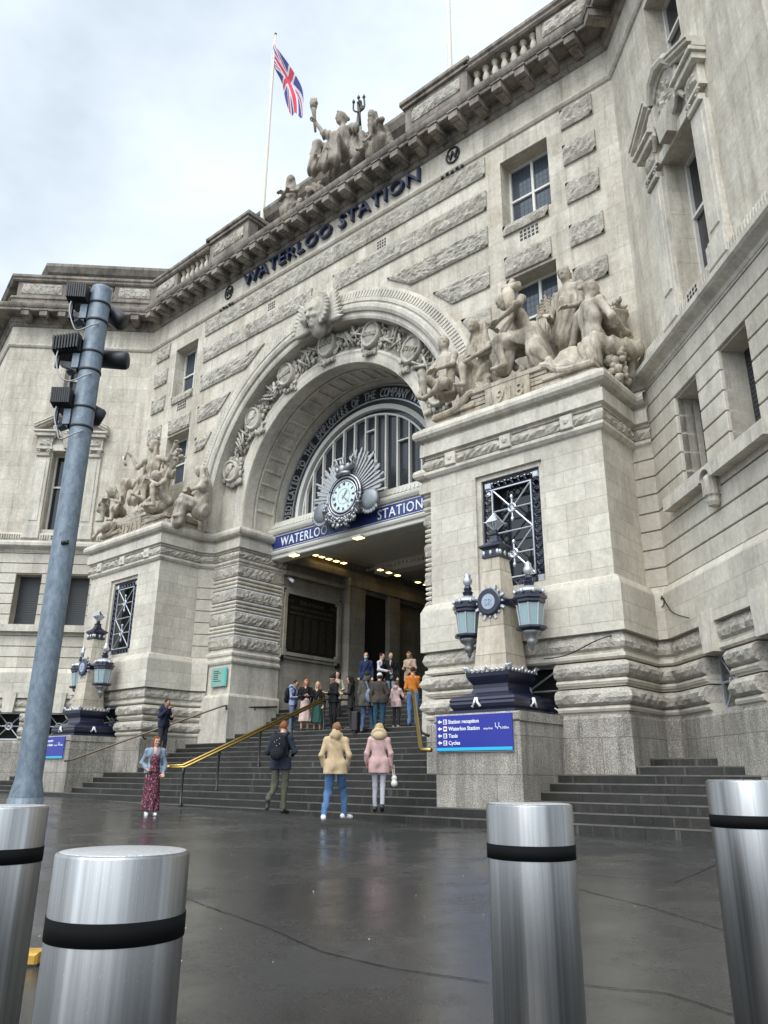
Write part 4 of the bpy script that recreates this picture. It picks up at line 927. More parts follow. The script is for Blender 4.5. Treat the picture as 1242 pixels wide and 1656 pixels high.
# ------------------------------------------------------------------ direction signs
def dsign(cx, label):
    o = thing('direction_sign', label, 'sign', (cx, 13.19, 1.39)); F = Frame((cx, 13.185, 0), (1, 0), (0, -1)); w = .915
    m = MB(); m.fbox(F, -w, w, 0, .03, 1.385, 2.085, .006); p = m.build('panel', plain('sign_blue', (.018, .026, .26), .3, var=.03), o)
    m = MB(); m.fbox(F, -w+.01, w-.01, .03, .034, 1.395, 1.455); m.build('cyan_stripe', plain('sign_cyan', (.02, .40, .62), .35, var=.03), p)
    m = MB(); m.fbox(F, -w, w, -.02, -.004, 1.37, 2.095); m.build('sign_back', M_SILVER, o)
    m = MB()
    for i, tx in enumerate(('Station reception', 'Waterloo Station', 'Taxis', 'Cycles')):
        z = 1.925-i*.138; vs, fs = text_geo(tx, .108, .006, 1.0, offset=.0015); x0 = min(v.x for v in vs)
        m.add([F(v.x-x0-.60, .034+v.z, z+v.y) for v in vs], fs)
        m.prism(F, [(-.87, z+.04), (-.82, z+.08), (-.82, z+.055), (-.77, z+.055), (-.77, z+.025), (-.82, z+.025), (-.82, z)], .03, .037)
        m.fbox(F, -.73, -.64, .03, .036, z-.01, z+.085)
        if i == 1:
            vs, fs = text_geo('step-free', .06, .006); x0 = min(v.x for v in vs); m.add([F(v.x-x0+.26, .034+v.z, z+v.y) for v in vs], fs)
            for q in (.54, .62): m.tube([F(q, .035, z+.09), F(q, .035, z+.04), F(q+.04, .035, z+.035), F(q+.05, .035, z)], .008, 5); m.ball(F(q, .035, z+.105), .013, 6)
            vs, fs = text_geo('100m', .07, .006); x0 = min(v.x for v in vs); m.add([F(v.x-x0+.70, .034+v.z, z+v.y) for v in vs], fs)
    [b_.build('lettering', M_WHITEP, p) for b_ in pieces_of(m)]
    m = MB(); z = 1.925
    for i, c in enumerate((0, 1, 2, 3)):
        zz = z-i*.138
        if i != 1: m.fbox(F, -.715, -.66, .036, .039, zz+.005, zz+.03); m.fbox(F, -.71, -.665, .036, .039, zz+.04, zz+.07)
    m.build('pictogram', M_SIGNBLUE, p)
    m = MB(); m.fbox(F, -.715, -.655, .036, .039, z-.138+.02, z-.138+.06); m.build('red_pictogram', plain('sign_red', (.5, .02, .02), .4), p)
dsign(-9.13, 'blue direction sign with white lettering and a cyan foot stripe, on the nearer granite plinth'); dsign(-26.55, 'blue direction sign on the farther plinth, partly covered by the galvanised pole')
# ------------------------------------------------------------------ handrails
rail = thing('brass_handrail', 'double brass handrail on black posts climbing the middle of the wide steps', 'handrail', (-18.7, 12.6, .16))
P0, P1, P2, P3 = at(272, 1240, 12.55), at(297, 1239.5, 12.75), at(525, 1131, 17.75), at(566, 1132, 18.2)
for dx, mt, dz in ((-.05, M_BRASS, .03), (.05, M_BRASS, -.02)):
    m = MB(); m.smooth = True; off = Vector((dx, 0, dz)); m.tube([P0+off, P1+off, P2+off], .034, 10); m.build('rail', mt, rail)
m = MB(); m.smooth = True; m.tube([P2+Vector((0, 0, .01)), P3], .03, 8); m.build('level_rail', M_DARKMETAL, rail)
m = MB(); m.smooth = True; m.ball(P0, .07, 10, (1.4, 1, .8)); m.build('rail_end', M_BRASS, rail)
for t in (0., .22, .5, .74, 1.0):
    q = P1.lerp(P2, t); k = max(0, math.floor((q.y-Y0)/TR)+1); zb = min(k, 14)*RI if q.y > Y0 else zg(q.x)
    m = MB(); m.smooth = True; m.tube([(q.x, q.y, zb-.02), (q.x, q.y, zb+.05), (q.x, q.y, zb+.06), (q.x, q.y, zb+.45), (q.x, q.y, q.z-.15), (q.x, q.y, q.z-.02)], [.055, .055, .032, .028, .036, .05], 10)
    m.ball((q.x, q.y, q.z-.16), .045, 8); m.build('post', M_BLACK, rail)
wr = thing('wall_handrail', 'thin dark handrail fixed to the wall beside the farther lamp plinth and ribbed jamb', 'handrail', (-24.5, 14, 1))
WPTS = [at(104, 1231, 13.12), at(118, 1228, 13.3), at(232, 1187, 14.82), at(358, 1142.5, 16.85), at(366, 1141, 16.98)] + [Vector((XC-4.36, 17.25, at(392, 1142, 17.1).z)), Vector((XC-4.2, 19.2, at(450, 1143, 19.2).z))]
m = MB(); m.smooth = True; m.tube(WPTS, .03, 8); m.build('rail', plain('bronze_rail', (.12, .09, .06), .35, .7), wr)
for a, b in ((WPTS[2], (-.12, .2, -.12)), (WPTS[2].lerp(WPTS[3], .25), (-.1, .1, -.12)), (WPTS[4], (0, .2, -.1)), (WPTS[5], (-.12, 0, -.1)), (WPTS[5].lerp(WPTS[6], .5), (-.12, 0, -.1))):
    m = MB(); m.smooth = True; m.tube([a, a+Vector((0, 0, -.1)), a+Vector((b[0]*.5, b[1]*.5, -.16)), a+Vector((b[0], b[1], -.14))], .026, 6); m.build('bracket', M_BLACK, wr)
rr = thing('short_brass_rail', 'short bent brass handrail beside the nearer granite plinth', 'handrail', at(690, 1213, 13.7))
m = MB(); m.smooth = True; RP = [at(697, 1213, 13.6), at(683, 1212.5, 13.7), at(680, 1207, 13.8), at(669, 1124, 16.2), at(666, 1117, 16.4), at(661, 1115.5, 16.45), at(655, 1117, 16.5)]
m.tube(RP, .045, 10); m.build('rail', M_BRASS, rr)
m = MB(); m.smooth = True; m.tube([at(675, 1160, 15.1), at(682, 1185, 14.6), at(694, 1190, 14.6)], .035, 8); m.build('bracket', M_BLACK, rr)
# ------------------------------------------------------------------ flagpoles and flag
def flagpole(px, py, top, label):
    b = at(px, py, 17.75); b.z -= .9; o = thing('flagpole', label, 'flagpole', b); m = MB(); m.smooth = True
    m.lathe(b, [(.13, 0), (.13, .9), (.10, 1.0), (.045, top-b.z)], 12); m.build('pole', plain('pole_paint', (.55, .53, .44), .5), o)
    m = MB(); m.smooth = True; m.ball((b.x, b.y, top), .07, 10); m.build('finial', M_DARKMETAL, o); return b
tp = at(442.5, 58, 17.75)
fb = flagpole(424, 354, tp.z, 'cream flagpole flying a flag, on the parapet block near the small stone figure'); flagpole(728, 118, tp.z+.6, 'tall bare cream flagpole on the parapet block next to the balustrade')
fl = thing('union_flag', 'red, white and blue crossed flag hanging in folds from the flagpole', 'flag', (tp.x, tp.y, tp.z-.5))
FLG = [plain('flag_blue', (.03, .045, .26), .8), plain('flag_white', (.66, .67, .74), .8), plain('flag_red', (.62, .03, .06), .8)]
def ujack(x, y):                                                   # x 0..60, y 0..30
    X, Y = x-30, y-15
    if abs(X) < 3 or abs(Y) < 3: return 2
    if abs(X) < 5 or abs(Y) < 5: return 1
    d1 = (X - 2*Y)/math.sqrt(5); d2 = (X + 2*Y)/math.sqrt(5)
    if (0 < d1*(1 if X > 0 else -1) < 2) or (0 < -d2*(1 if X > 0 else -1) < 2): return 2
    if abs(d1) < 3 or abs(d2) < 3: return 1
    return 0
m = MB(); m.smooth = True; NU, NV = 90, 44
top = [at(442, 69, 17.75), at(452, 84, 17.5), at(466, 103, 17.3), at(481, 128, 17.2), at(491, 153, 17.1), at(489, 186, 17.0)]
bot = [at(440.5, 105, 17.75), at(448, 118, 17.95), at(455, 132, 18.1), at(459, 150, 18.1), at(463, 167, 18.0), at(468, 181, 17.9)]
def curve(P, t):
    t *= len(P)-1; i = min(int(t), len(P)-2); f = t-i
    a, b, c, d = P[max(i-1, 0)], P[i], P[i+1], P[min(i+2, len(P)-1)]
    return .5*((2*b)+(c-a)*f+(2*a-5*b+4*c-d)*f*f+(3*b-a-3*c+d)*f**3)
vs = []
for j in range(NV+1):
    for i in range(NU+1):
        s, t = i/NU, j/NV; q = curve(top, s).lerp(curve(bot, s), t); w = math.sin(t*9+s*3)*.10*s**.5 + math.sin(s*11)*.07*s
        vs.append(q + Vector((.5, -.8, 0))*w*1.3)
fs = []
for j in range(NV):
    for i in range(NU):
        m.cur = ujack(60*(i+.5)/NU, 30*(1-(j+.5)/NV)); b = j*(NU+1)+i; fs.append((b, b+1, b+NU+2, b+NU+1)); m.f.append(fs[-1]); m.m.append(m.cur); m.sm.append(True)
m.v = vs; m.build('cloth', FLG, fl)
m = MB(); m.tube([tp+Vector((.05, -.03, -.3)), tp+Vector((-.02, -.04, -3.5))], .012, 5); m.build('halyard', M_WHITEP, fl)
# ------------------------------------------------------------------ galvanised pole with three camera heads
def galv():
    m, t, b = new_mat('galvanised_steel'); p = objc(t)
    c = mix(t, ramp(t, noise(t, p, 26, 4, .7, (1, 1, .5)), .35, .7), (.10, .13, .165), (.19, .235, .275)); c = mix(t, ramp(t, noise(t, p, 9, 5, .7), .62, .72), c, (.06, .075, .09))
    t.links.new(c, b.inputs['Base Color']); b.inputs['Metallic'].default_value = .25; b.inputs['Roughness'].default_value = .5; t.links.new(bump(t, noise(t, p, 60, 3), .15, .004), b.inputs['Normal']); return m
M_GALV = galv()
pb = CAM + ray(42, 1290)*5.6
pole = thing('galvanised_pole', 'tall blue grey galvanised pole carrying three black camera heads near the kerb', 'pole', (pb.x, pb.y, 0), rz=YAW)
def pbuild(mb, name, mat, par=None):
    o = mb.build(name, mat, None); o.parent = par or pole; return o
m = MB(); m.smooth = True; m.lathe((0, 0, 0), [(.118, 0), (.118, .70), (.116, .745), (.095, .84), (.0935, .86), (.089, 5.05), (.086, 5.07), (.0, 5.08)], 28); pbuild(m, 'shaft', M_GALV)
m = MB(); m.smooth = True; m.lathe((.06, -.09, 2.62), [(.016, 0), (.016, .03)], 8); m.ball((.03, -.092, 2.63), .018, 8); pbuild(m, 'bolt', M_DARKMETAL)
m = MB(); m.smooth = True; m.lathe((0, 0, 0), [(.124, .0), (.124, .715), (.117, .72)], 28); pbuild(m, 'base_sleeve', M_GALV)
M_RUB = plain('black_plastic', (.012, .013, .016), .45, var=.25)
def head(z, tilt, lx, cyl, cyd, ln_):
    m = MB(); x0, x1 = -lx, -.085; n = 9
    m.hexa([(x0, -.10, z+.0+tilt), (x1, -.06, z-.01), (x1, .24, z-.01), (x0, .20, z+tilt), (x0-.01, -.12, z+.13+tilt), (x1, -.08, z+.12), (x1, .26, z+.12), (x0-.01, .22, z+.13+tilt)])
    for k in range(n):
        t = (k+.5)/n; xx = x0+(x1-x0)*t; m.hexa([(xx-.007, -.13, z+.0+tilt*(1-t)), (xx+.007, -.13, z+.0+tilt*(1-t)), (xx+.007, -.05, z-.02+tilt*(1-t)), (xx-.007, -.05, z-.02+tilt*(1-t)), (xx-.007, -.14, z+.135+tilt*(1-t)), (xx+.007, -.14, z+.135+tilt*(1-t)), (xx+.007, -.05, z+.14+tilt*(1-t)), (xx-.007, -.05, z+.14+tilt*(1-t))])
    h = pbuild(m, 'camera_head', M_RUB)
    m = MB(); m.smooth = True; a = Vector((-.02, .17, z+.05)); d = Vector(cyd).normalized(); m.tube([a, a+d*(cyl*.8), a+d*(cyl-.02), a+d*cyl], [.082, .085, .083, .07], 20); pbuild(m, 'hood', M_RUB, h)
    m = MB(); m.box(-.145, -.085, -.06, .02, z-.17, z-.03); m.hexa([(-.20, -.02, z-.19), (-.09, -.06, z-.15), (-.09, .06, z-.15), (-.20, .06, z-.19), (-.20, -.02, z-.15), (-.09, -.06, z-.08), (-.09, .06, z-.08), (-.20, .06, z-.15)]); pbuild(m, 'bracket', M_GALV, h)
    m = MB(); m.box(x0+.02, x0+.05, -.06, -.03, z-.17, z); m.hexa([(x0+.06, -.05, z-.14), (-.1, -.05, z-.20), (-.1, 0, z-.20), (x0+.06, 0, z-.14), (x0+.06, -.05, z-.10), (-.1, -.05, z-.12), (-.1, 0, z-.12), (x0+.06, 0, z-.10)]); pbuild(m, 'arm', M_RUB, h)
    for dz in (-.02, -.20): m = MB(); m.smooth = True; m.lathe((0, 0, z+dz), [(.092, 0), (.097, .002), (.097, .02), (.092, .022)], 24); pbuild(m, 'strap', M_DARKMETAL, h)
    m = MB(); m.smooth = True; C = [Vector(q) for q in ((x0+.05, -.10, z-.03), (x0+.06, -.13, z-.14), (x0+.12, -.15, z-.30), (-.10, -.14, z-.35), (0, -.12, z-.29), (.055, -.085, z-.24))]
    m.tube([curve(C, i/24) for i in range(25)], .0062, 6); pbuild(m, 'cable', plain('grey_cable', (.30, .31, .32), .5), h)
head(4.90, .01, .265, .22, (1, .15, -.62), .1); head(4.40, -.035, .31, .27, (1, .1, -.02), .1); head(3.86, .0, .245, .12, (.8, .6, -.3), .1)
# ------------------------------------------------------------------ bollards
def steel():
    m, t, b = new_mat('brushed_steel_painted_reflections'); p = objc(t)
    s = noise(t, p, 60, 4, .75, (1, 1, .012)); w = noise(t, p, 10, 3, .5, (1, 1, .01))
    c = mix(t, ramp(t, w, .34, .64), (.25, .25, .25), (.52, .52, .52)); c = mix(t, 1., c, ramp(t, s, .3, .7, (.72, .72, .72, 1), (1.12, 1.12, 1.12, 1)), 'MULTIPLY')  # broad vertical light and dark streaks put reflections into the steel's colour
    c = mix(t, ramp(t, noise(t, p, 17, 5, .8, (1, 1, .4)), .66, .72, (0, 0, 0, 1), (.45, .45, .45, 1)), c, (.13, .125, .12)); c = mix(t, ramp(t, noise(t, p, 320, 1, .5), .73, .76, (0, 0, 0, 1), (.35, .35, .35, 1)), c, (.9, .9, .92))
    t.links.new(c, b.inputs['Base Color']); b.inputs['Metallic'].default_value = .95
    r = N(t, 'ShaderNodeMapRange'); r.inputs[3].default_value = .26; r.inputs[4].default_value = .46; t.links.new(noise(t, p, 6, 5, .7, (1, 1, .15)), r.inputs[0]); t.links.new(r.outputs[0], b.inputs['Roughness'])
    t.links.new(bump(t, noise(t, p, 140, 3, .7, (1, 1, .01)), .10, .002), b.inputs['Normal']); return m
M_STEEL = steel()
def wet_top():
    m, t, b = new_mat('wet_steel_top'); p = objc(t); c = mix(t, noise(t, p, 70, 4, .7), (.50, .51, .52), (.80, .81, .82)); t.links.new(c, b.inputs['Base Color']); b.inputs['Metallic'].default_value = .6; b.inputs['Roughness'].default_value = .3
    t.links.new(bump(t, noise(t, p, 110, 2, .6), .8, .006), b.inputs['Normal']); return m
boll = thing('bollard', 'x', 'bollard', group='steel bollards along the kerb'); BR_ = .135; HB = 1.05
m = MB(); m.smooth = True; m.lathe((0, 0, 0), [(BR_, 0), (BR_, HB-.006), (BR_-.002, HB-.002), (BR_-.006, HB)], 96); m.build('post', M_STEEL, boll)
m = MB(); m.smooth = True; m.lathe((0, 0, 0), [(BR_+.0022, HB-.158), (BR_+.0022, HB-.116)], 96); m.build('black_band', plain('black_tape', (.005, .005, .0055), .8, spec=.1), boll)
m = MB(); m.smooth = True; m.lathe((0, 0, 0), [(BR_-.006, HB-.001), (BR_-.01, HB+.001), (.0, HB+.002)], 64); m.build('top_plate', wet_top(), boll)
bl = [(1205, 1262, 120, 'brushed steel bollard with a black band, farthest toward the wing with two windows'), (855, 1299.5, 137, 'brushed steel bollard with a black band, standing before the blue sign and granite plinth'),
      (201, 1376, 208, 'brushed steel bollard with a black band, closest to the viewer and rain spotted on top'), (4, 1303, 141, 'brushed steel bollard with a black band in front of the galvanised pole')]
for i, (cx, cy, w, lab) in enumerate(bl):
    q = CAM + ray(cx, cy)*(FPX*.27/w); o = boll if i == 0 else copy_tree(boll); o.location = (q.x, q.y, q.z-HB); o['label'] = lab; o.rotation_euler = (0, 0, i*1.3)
yb = ground_pt(50, 1562); o = thing('yellow_block', 'small worn yellow kerb block lying behind the bollards', 'block', yb); m = MB(); m.fbox(Frame(yb, (CR_.x, CR_.y), (-_f.x, -_f.y)), -.06, .035, -.10, .03, yb.z, yb.z+.06, .012); m.build('block', plain('worn_yellow_paint', (.42, .24, .03), .5, var=.5), o)
m = MB(); m.fbox(Frame(yb, (CR_.x, CR_.y), (-_f.x, -_f.y)), -.065, .04, -.105, .036, yb.z-.03, yb.z+.012); m.build('mortar_bed', M_DARKMETAL, o)
# plaque, security camera, loose cable
q = at(352, 1095, 17.0); pq = thing('glass_plaque', 'pale green glass plaque with small writing fixed to the stone jamb block', 'plaque', q)
F = Frame((q.x, 17.09, 0), (1, 0), (0, -1)); m = MB(); m.fbox(F, -.42, .42, 0, .05, q.z-.33, q.z+.33, .01); gp = m.build('panel', plain('green_glass', (.22, .40, .35), .2), pq)
m = MB(); [m.fbox(F, -.3, -.3+.4*random.random()+.1, .05, .054, q.z+.2-i*.07, q.z+.225-i*.07) for i in range(6)]; m.build('writing', M_DARKMETAL, gp); m = MB(); m.fbox(F, .3, .41, .05, .06, q.z-.3, q.z+.32); m.build('edge_strip', plain('teal_strip', (.08, .45, .42), .3), gp)
q = at(470, 938, 19.6); sc = thing('security_camera', 'small white security camera on the porch wall above the memorial board', 'camera', q); m = MB(); m.smooth = True; m.tube([q+Vector((-.12, 0, .1)), q+Vector((.28, -.1, -.12))], .07, 10); m.build('housing', M_WHITEP, sc)
m = MB(); m.tube([q+Vector((-.12, .0, .1)), q+Vector((-.4, 0, .12))], .03, 6); m.build('arm', M_WHITEP, sc)
def rwp(s, o, z): return Vector(RW(s, o, z))
cb = thing('loose_cable', 'thin black cable drooping along the stone band beside the nearer pier', 'cable', at(1087, 985, 15)); m = MB()
C = [FF(9.4, 1.95, 3.30), FF(10.0, 1.97, 3.34), FF(10.9, 1.97, 3.62), rwp(-.45, .45, 3.95), rwp(-.2, .28, 4.15), rwp(.05, .24, 4.62), rwp(.1, .24, 4.66), rwp(.5, .24, 4.25), rwp(1.35, .3, 3.95)]; C = [Vector(c) for c in C]
m.tube([curve(C, i/50) for i in range(51)], .013, 5); m.build('wire', M_BLACK, cb)
m = MB(); a = rwp(.05, .25, 4.55); m.tube([a+Vector((.07*math.cos(R_(i*30)), -.07*math.cos(R_(i*30))*.6, .10*math.sin(R_(i*30)))) for i in range(14)], .011, 5); m.build('coil', M_BLACK, cb)
# ------------------------------------------------------------------ smooth solid modelling for figures
V3 = lambda *a: np.array(a, float)
class Solid:
    def __init__(s, vox): s.vox = vox; s.p = []
    def cap(s, a, b, ra, rb=None, k=.03, fold=0, sub=0): s.p.append(('c', V3(*a), V3(*b), ra, ra if rb is None else rb, k, fold, sub)); return s
    def chain(s, pts, rs, k=.03, fold=0):
        for i in range(len(pts)-1): s.cap(pts[i], pts[i+1], rs[i], rs[i+1], k, fold)
        return s
    def ell(s, c, r, M=None, k=.03, fold=0, sub=0): s.p.append(('e', V3(*c), V3(*r), M, None, k, fold, sub)); return s
    def eval(s, zcut=None, foldamp=.012, foldf=26., cuts=()):
        lo = np.full(3, 1e9); hi = -lo
        for q in s.p:
            if q[7]: continue
            if q[0] == 'c': R = max(q[3], q[4]); lo = np.minimum(lo, np.minimum(q[1], q[2])-R); hi = np.maximum(hi, np.maximum(q[1], q[2])+R)
            else: R = max(q[2]); lo = np.minimum(lo, q[1]-R); hi = np.maximum(hi, q[1]+R)
        v = s.vox; lo = lo-3*v; n = np.ceil((hi+3*v-lo)/v).astype(int)+1
        ax = [lo[i]+v*np.arange(n[i]) for i in range(3)]
        D = np.full(n, 1.)
        for q in s.p:
            k = q[5]
            if q[0] == 'c': R = max(q[3], q[4]); a = np.minimum(q[1], q[2])-R; b = np.maximum(q[1], q[2])+R
            else: R = max(q[2]); a = q[1]-R; b = q[1]+R
            m = k+2*v+(foldamp if q[6] else 0)+.02
            i0 = np.maximum(0, np.floor((a-m-lo)/v).astype(int)); i1 = np.minimum(n, np.ceil((b+m-lo)/v).astype(int)+1)
            if (i1 <= i0).any(): continue
            sl = tuple(slice(i0[i], i1[i]) for i in range(3))
            X, Y, Z = np.meshgrid(*[ax[i][sl[i]] for i in range(3)], indexing='ij', sparse=True)
            if q[0] == 'c':
                ab = q[2]-q[1]; L2 = max(ab@ab, 1e-9)
                t = np.clip(((X-q[1][0])*ab[0]+(Y-q[1][1])*ab[1]+(Z-q[1][2])*ab[2])/L2, 0, 1)
                d = np.sqrt((X-q[1][0]-t*ab[0])**2+(Y-q[1][1]-t*ab[1])**2+(Z-q[1][2]-t*ab[2])**2)-(q[3]+(q[4]-q[3])*t)
            else:
                P = [X-q[1][0], Y-q[1][1], Z-q[1][2]]
                if q[3] is not None: M = q[3]; P = [P[0]*M[i][0]+P[1]*M[i][1]+P[2]*M[i][2] for i in range(3)]
                k0 = np.sqrt(sum((P[i]/q[2][i])**2 for i in range(3))); k1 = np.sqrt(sum((P[i]/q[2][i]**2)**2 for i in range(3))); d = k0*(k0-1)/np.maximum(k1, 1e-6)
            if q[6]:
                f = foldf*q[6]
                ph = f*.5*(X*.8+Y*.5+Z*.16)+1.3*np.sin(4.5*Z+4*X+q[1][0]*5)+q[1][1]*7
                d = d + foldamp*(1.5*np.abs(np.sin(ph))-.9 + .5*np.abs(np.sin(ph*1.9+2*np.sin(6*Z)))) 
            o = D[sl]
            if q[7]: h = np.clip(.5-.5*(o+d)/k, 0, 1); D[sl] = o*(1-h)-d*h+k*h*(1-h)
            else: h = np.clip(.5+.5*(o-d)/k, 0, 1); D[sl] = o*(1-h)+d*h-k*h*(1-h)
        Xf, Yf, Zf = np.meshgrid(*ax, indexing='ij', sparse=True)
        if zcut is not None:
            if zcut[0] is not None: D = np.maximum(D, zcut[0]-Zf)
            if zcut[1] is not None: D = np.maximum(D, Zf-zcut[1])
        for f in cuts: D = np.maximum(D, f(Xf, Yf, Zf))
        D[[0, -1]] = 1; D[:, [0, -1]] = 1; D[:, :, [0, -1]] = 1
        return D, lo, v
    def mesh(s, name, mat, parent, xf=None, **kw):
        D, lo, v = s.eval(**kw); ins = D < 0; n = np.array(D.shape)-1
        c = np.zeros(n, int); 
        cs = [(i, j, k) for i in (0, 1) for j in (0, 1) for k in (0, 1)]
        sh = lambda A, q: A[q[0]:q[0]+n[0], q[1]:q[1]+n[1], q[2]:q[2]+n[2]]
        for q in cs: c += sh(ins, q)
        act = (c > 0) & (c < 8); ids = -np.ones(n, int); I = np.argwhere(act); ids[act] = np.arange(len(I))
        acc = np.zeros((len(I), 3)); cnt = np.zeros(len(I))
        for q in cs:
            for a in range(3):
                if q[a]: continue
                r = list(q); r[a] = 1
                A = D[I[:, 0]+q[0], I[:, 1]+q[1], I[:, 2]+q[2]]; B = D[I[:, 0]+r[0], I[:, 1]+r[1], I[:, 2]+r[2]]
                x = (A < 0) != (B < 0); t = np.where(x, A/np.where(x, A-B, 1), 0)
                p = np.tile(np.array(q, float), (len(I), 1)); p[:, a] = t; acc += p*x[:, None]; cnt += x
        vs = lo + v*(I + acc/np.maximum(cnt, 1)[:, None]); fs = []
        for a in range(3):
            b, d = (a+1) % 3, (a+2) % 3
            s0 = [slice(0, -1)]*3; s0[a] = slice(0, -1); s1 = list(s0); s1[a] = slice(1, None)
            x0 = ins[tuple(slice(0, D.shape[i]-1) for i in range(3))]; sl = [slice(0, D.shape[i]-1) for i in range(3)]; sl[a] = slice(1, D.shape[a]); x1 = ins[tuple(sl)]
            E = np.argwhere(x0 != x1); E = E[(E[:, b] > 0) & (E[:, d] > 0)]
            e1 = np.zeros(3, int); e1[b] = 1; e2 = np.zeros(3, int); e2[d] = 1
            g = lambda P: ids[P[:, 0], P[:, 1], P[:, 2]]
            Q = np.stack([g(E-e1-e2), g(E-e2), g(E), g(E-e1)], 1); fl = ~x0[E[:, 0], E[:, 1], E[:, 2]]
            Q[fl] = Q[fl][:, ::-1]; fs.append(Q)
        F = np.concatenate(fs); F = F[(F >= 0).all(1)]
        if xf is not None: vs = xf(vs)
        me = bpy.data.meshes.new(name); me.from_pydata(vs.tolist(), [], F.tolist()); me.update()
        return link_mesh(name, me, mat, parent, True)
def axes(f, up=(0, 0, 1)):
    f = V3(*f); f = f/np.linalg.norm(f); r = np.cross(f, V3(*up)); r /= np.linalg.norm(r); u = np.cross(r, f); return r, f, u
STAND = dict(pelvis=(0, 0, .96), waist=(0, 0, 1.10), chest=(0, .01, 1.29), neck=(0, -.01, 1.46), head=(0, .025, 1.615), face=(0, 1, -.05),
    hipL=(-.09, 0, .92), hipR=(.09, 0, .92), kneeL=(-.10, .02, .50), kneeR=(.10, .02, .50), ankL=(-.105, -.02, .085), ankR=(.105, -.02, .085), toeL=(-.125, .13, .03), toeR=(.125, .13, .03),
    shL=(-.172, -.01, 1.385), shR=(.172, -.01, 1.385), elL=(-.225, -.04, 1.11), elR=(.225, -.04, 1.11), wrL=(-.225, .05, .88), wrR=(.225, .05, .88))
def joints(**k):
    J = {a: V3(*b) for a, b in STAND.items()}
    for a, b in k.items(): J[a] = V3(*b)
    return J
def put_head(S, J, k=.02, scale=1.):
    H = J['head']; r, f, u = axes(J['face']); M = [r, f, u]; g = scale
    S.ell(H+u*.02, (.075*g, .093*g, .10*g), M, k); S.ell(H+f*.022-u*.058, (.056*g, .066*g, .062*g), M, k)
    S.cap(H+f*.085+u*.012, H+f*.108-u*.022, .011, .016, .012); S.cap(H+f*.083-r*.035+u*.033, H+f*.083+r*.035+u*.033, .013, .013, .015)
    for e in (-1, 1):
        S.ell(H+r*.076*e-u*.012-f*.005, (.013, .024, .032), M, .01); S.ell(H+f*.07+r*.036*e-u*.022, (.026, .024, .02), M, .015)
        S.ell(H+f*.097+r*.032*e+u*.012, (.016, .012, .010), M, .008, sub=1)
    S.cap(H+f*.086-r*.018-u*.062, H+f*.086+r*.018-u*.062, .009, .009, .006); S.ell(H+f*.075-u*.088, (.022, .018, .018), M, .012)
    S.cap(J['neck'], H-u*.05-f*.01, .056, .052, .03)
def put_hand(S, w, d, n, curl=.5, g=1.):
    d = V3(*d); d /= np.linalg.norm(d); n = V3(*n); n = n-d*(n@d); n /= np.linalg.norm(n); s = np.cross(d, n)
    S.cap(w, w+d*.045*g, .026*g, .03*g, .01)
    for i, l in enumerate((.068, .078, .072, .056)):
        o = s*(.033-.022*i)*g; S.cap(w+d*.03*g+o*.7, w+d*.085*g+o, .014*g, .0125*g, .008)
        a = w+d*.085*g+o; d1 = d*math.cos(curl)+n*math.sin(curl); b = a+d1*l*.5*g; d2 = d*math.cos(curl*2)+n*math.sin(curl*2); S.cap(a, b, .0120*g, .0110*g, .004); S.cap(b, b+d2*l*.5*g, .0110*g, .0095*g, .004)
    t = w+d*.02*g+s*.03*g; m = t+(s*.6+d*.6+n*.35)*.045*g; S.cap(t, m, .016*g, .0135*g, .01); S.cap(m, m+(s*.1+d*.8+n*.45)*.035*g, .0125*g, .010*g, .006)
def put_limbs(S, J, arm=1., leg=1., k=.03, feet=True):
    for e in 'LR':
        S.cap(J['sh'+e], J['el'+e], .05*arm, .04*arm, k); S.cap(J['el'+e], J['wr'+e], .04*arm, .027*arm, k)
        S.cap(J['hip'+e], J['knee'+e], .085*leg, .055*leg, k); c = J['knee'+e]*.65+J['ank'+e]*.35; S.cap(J['knee'+e], c, .055*leg, .056*leg, k); S.cap(c, J['ank'+e], .056*leg, .038*leg, k)
        if feet: S.cap(J['ank'+e], J['toe'+e], .036, .03, .02); S.cap(J['toe'+e], J['toe'+e]+(J['toe'+e]-J['ank'+e])*V3(.25, .25, 0), .03, .022, .015)
def put_torso(S, J, w=1., k=.05, fold=0):
    mid = (J['shL']+J['shR'])/2*.8+J['neck']*.2; S.cap(mid, J['shL'], .085*w, .058*w, k, fold*.3); S.cap(mid, J['shR'], .085*w, .058*w, k, fold*.3); r = J['shR']-J['shL']; r = r/np.linalg.norm(r); u = J['chest']-J['waist']; u = u/np.linalg.norm(u); f = np.cross(u, r); M = [r, f, u]
    S.ell(J['chest'], (.165*w, .115*w, .19), M, k, fold); S.ell(J['waist'], (.135*w, .10*w, .17), M, k, fold); S.ell(J['pelvis'], (.155*w, .12*w, .14), M, k, fold)
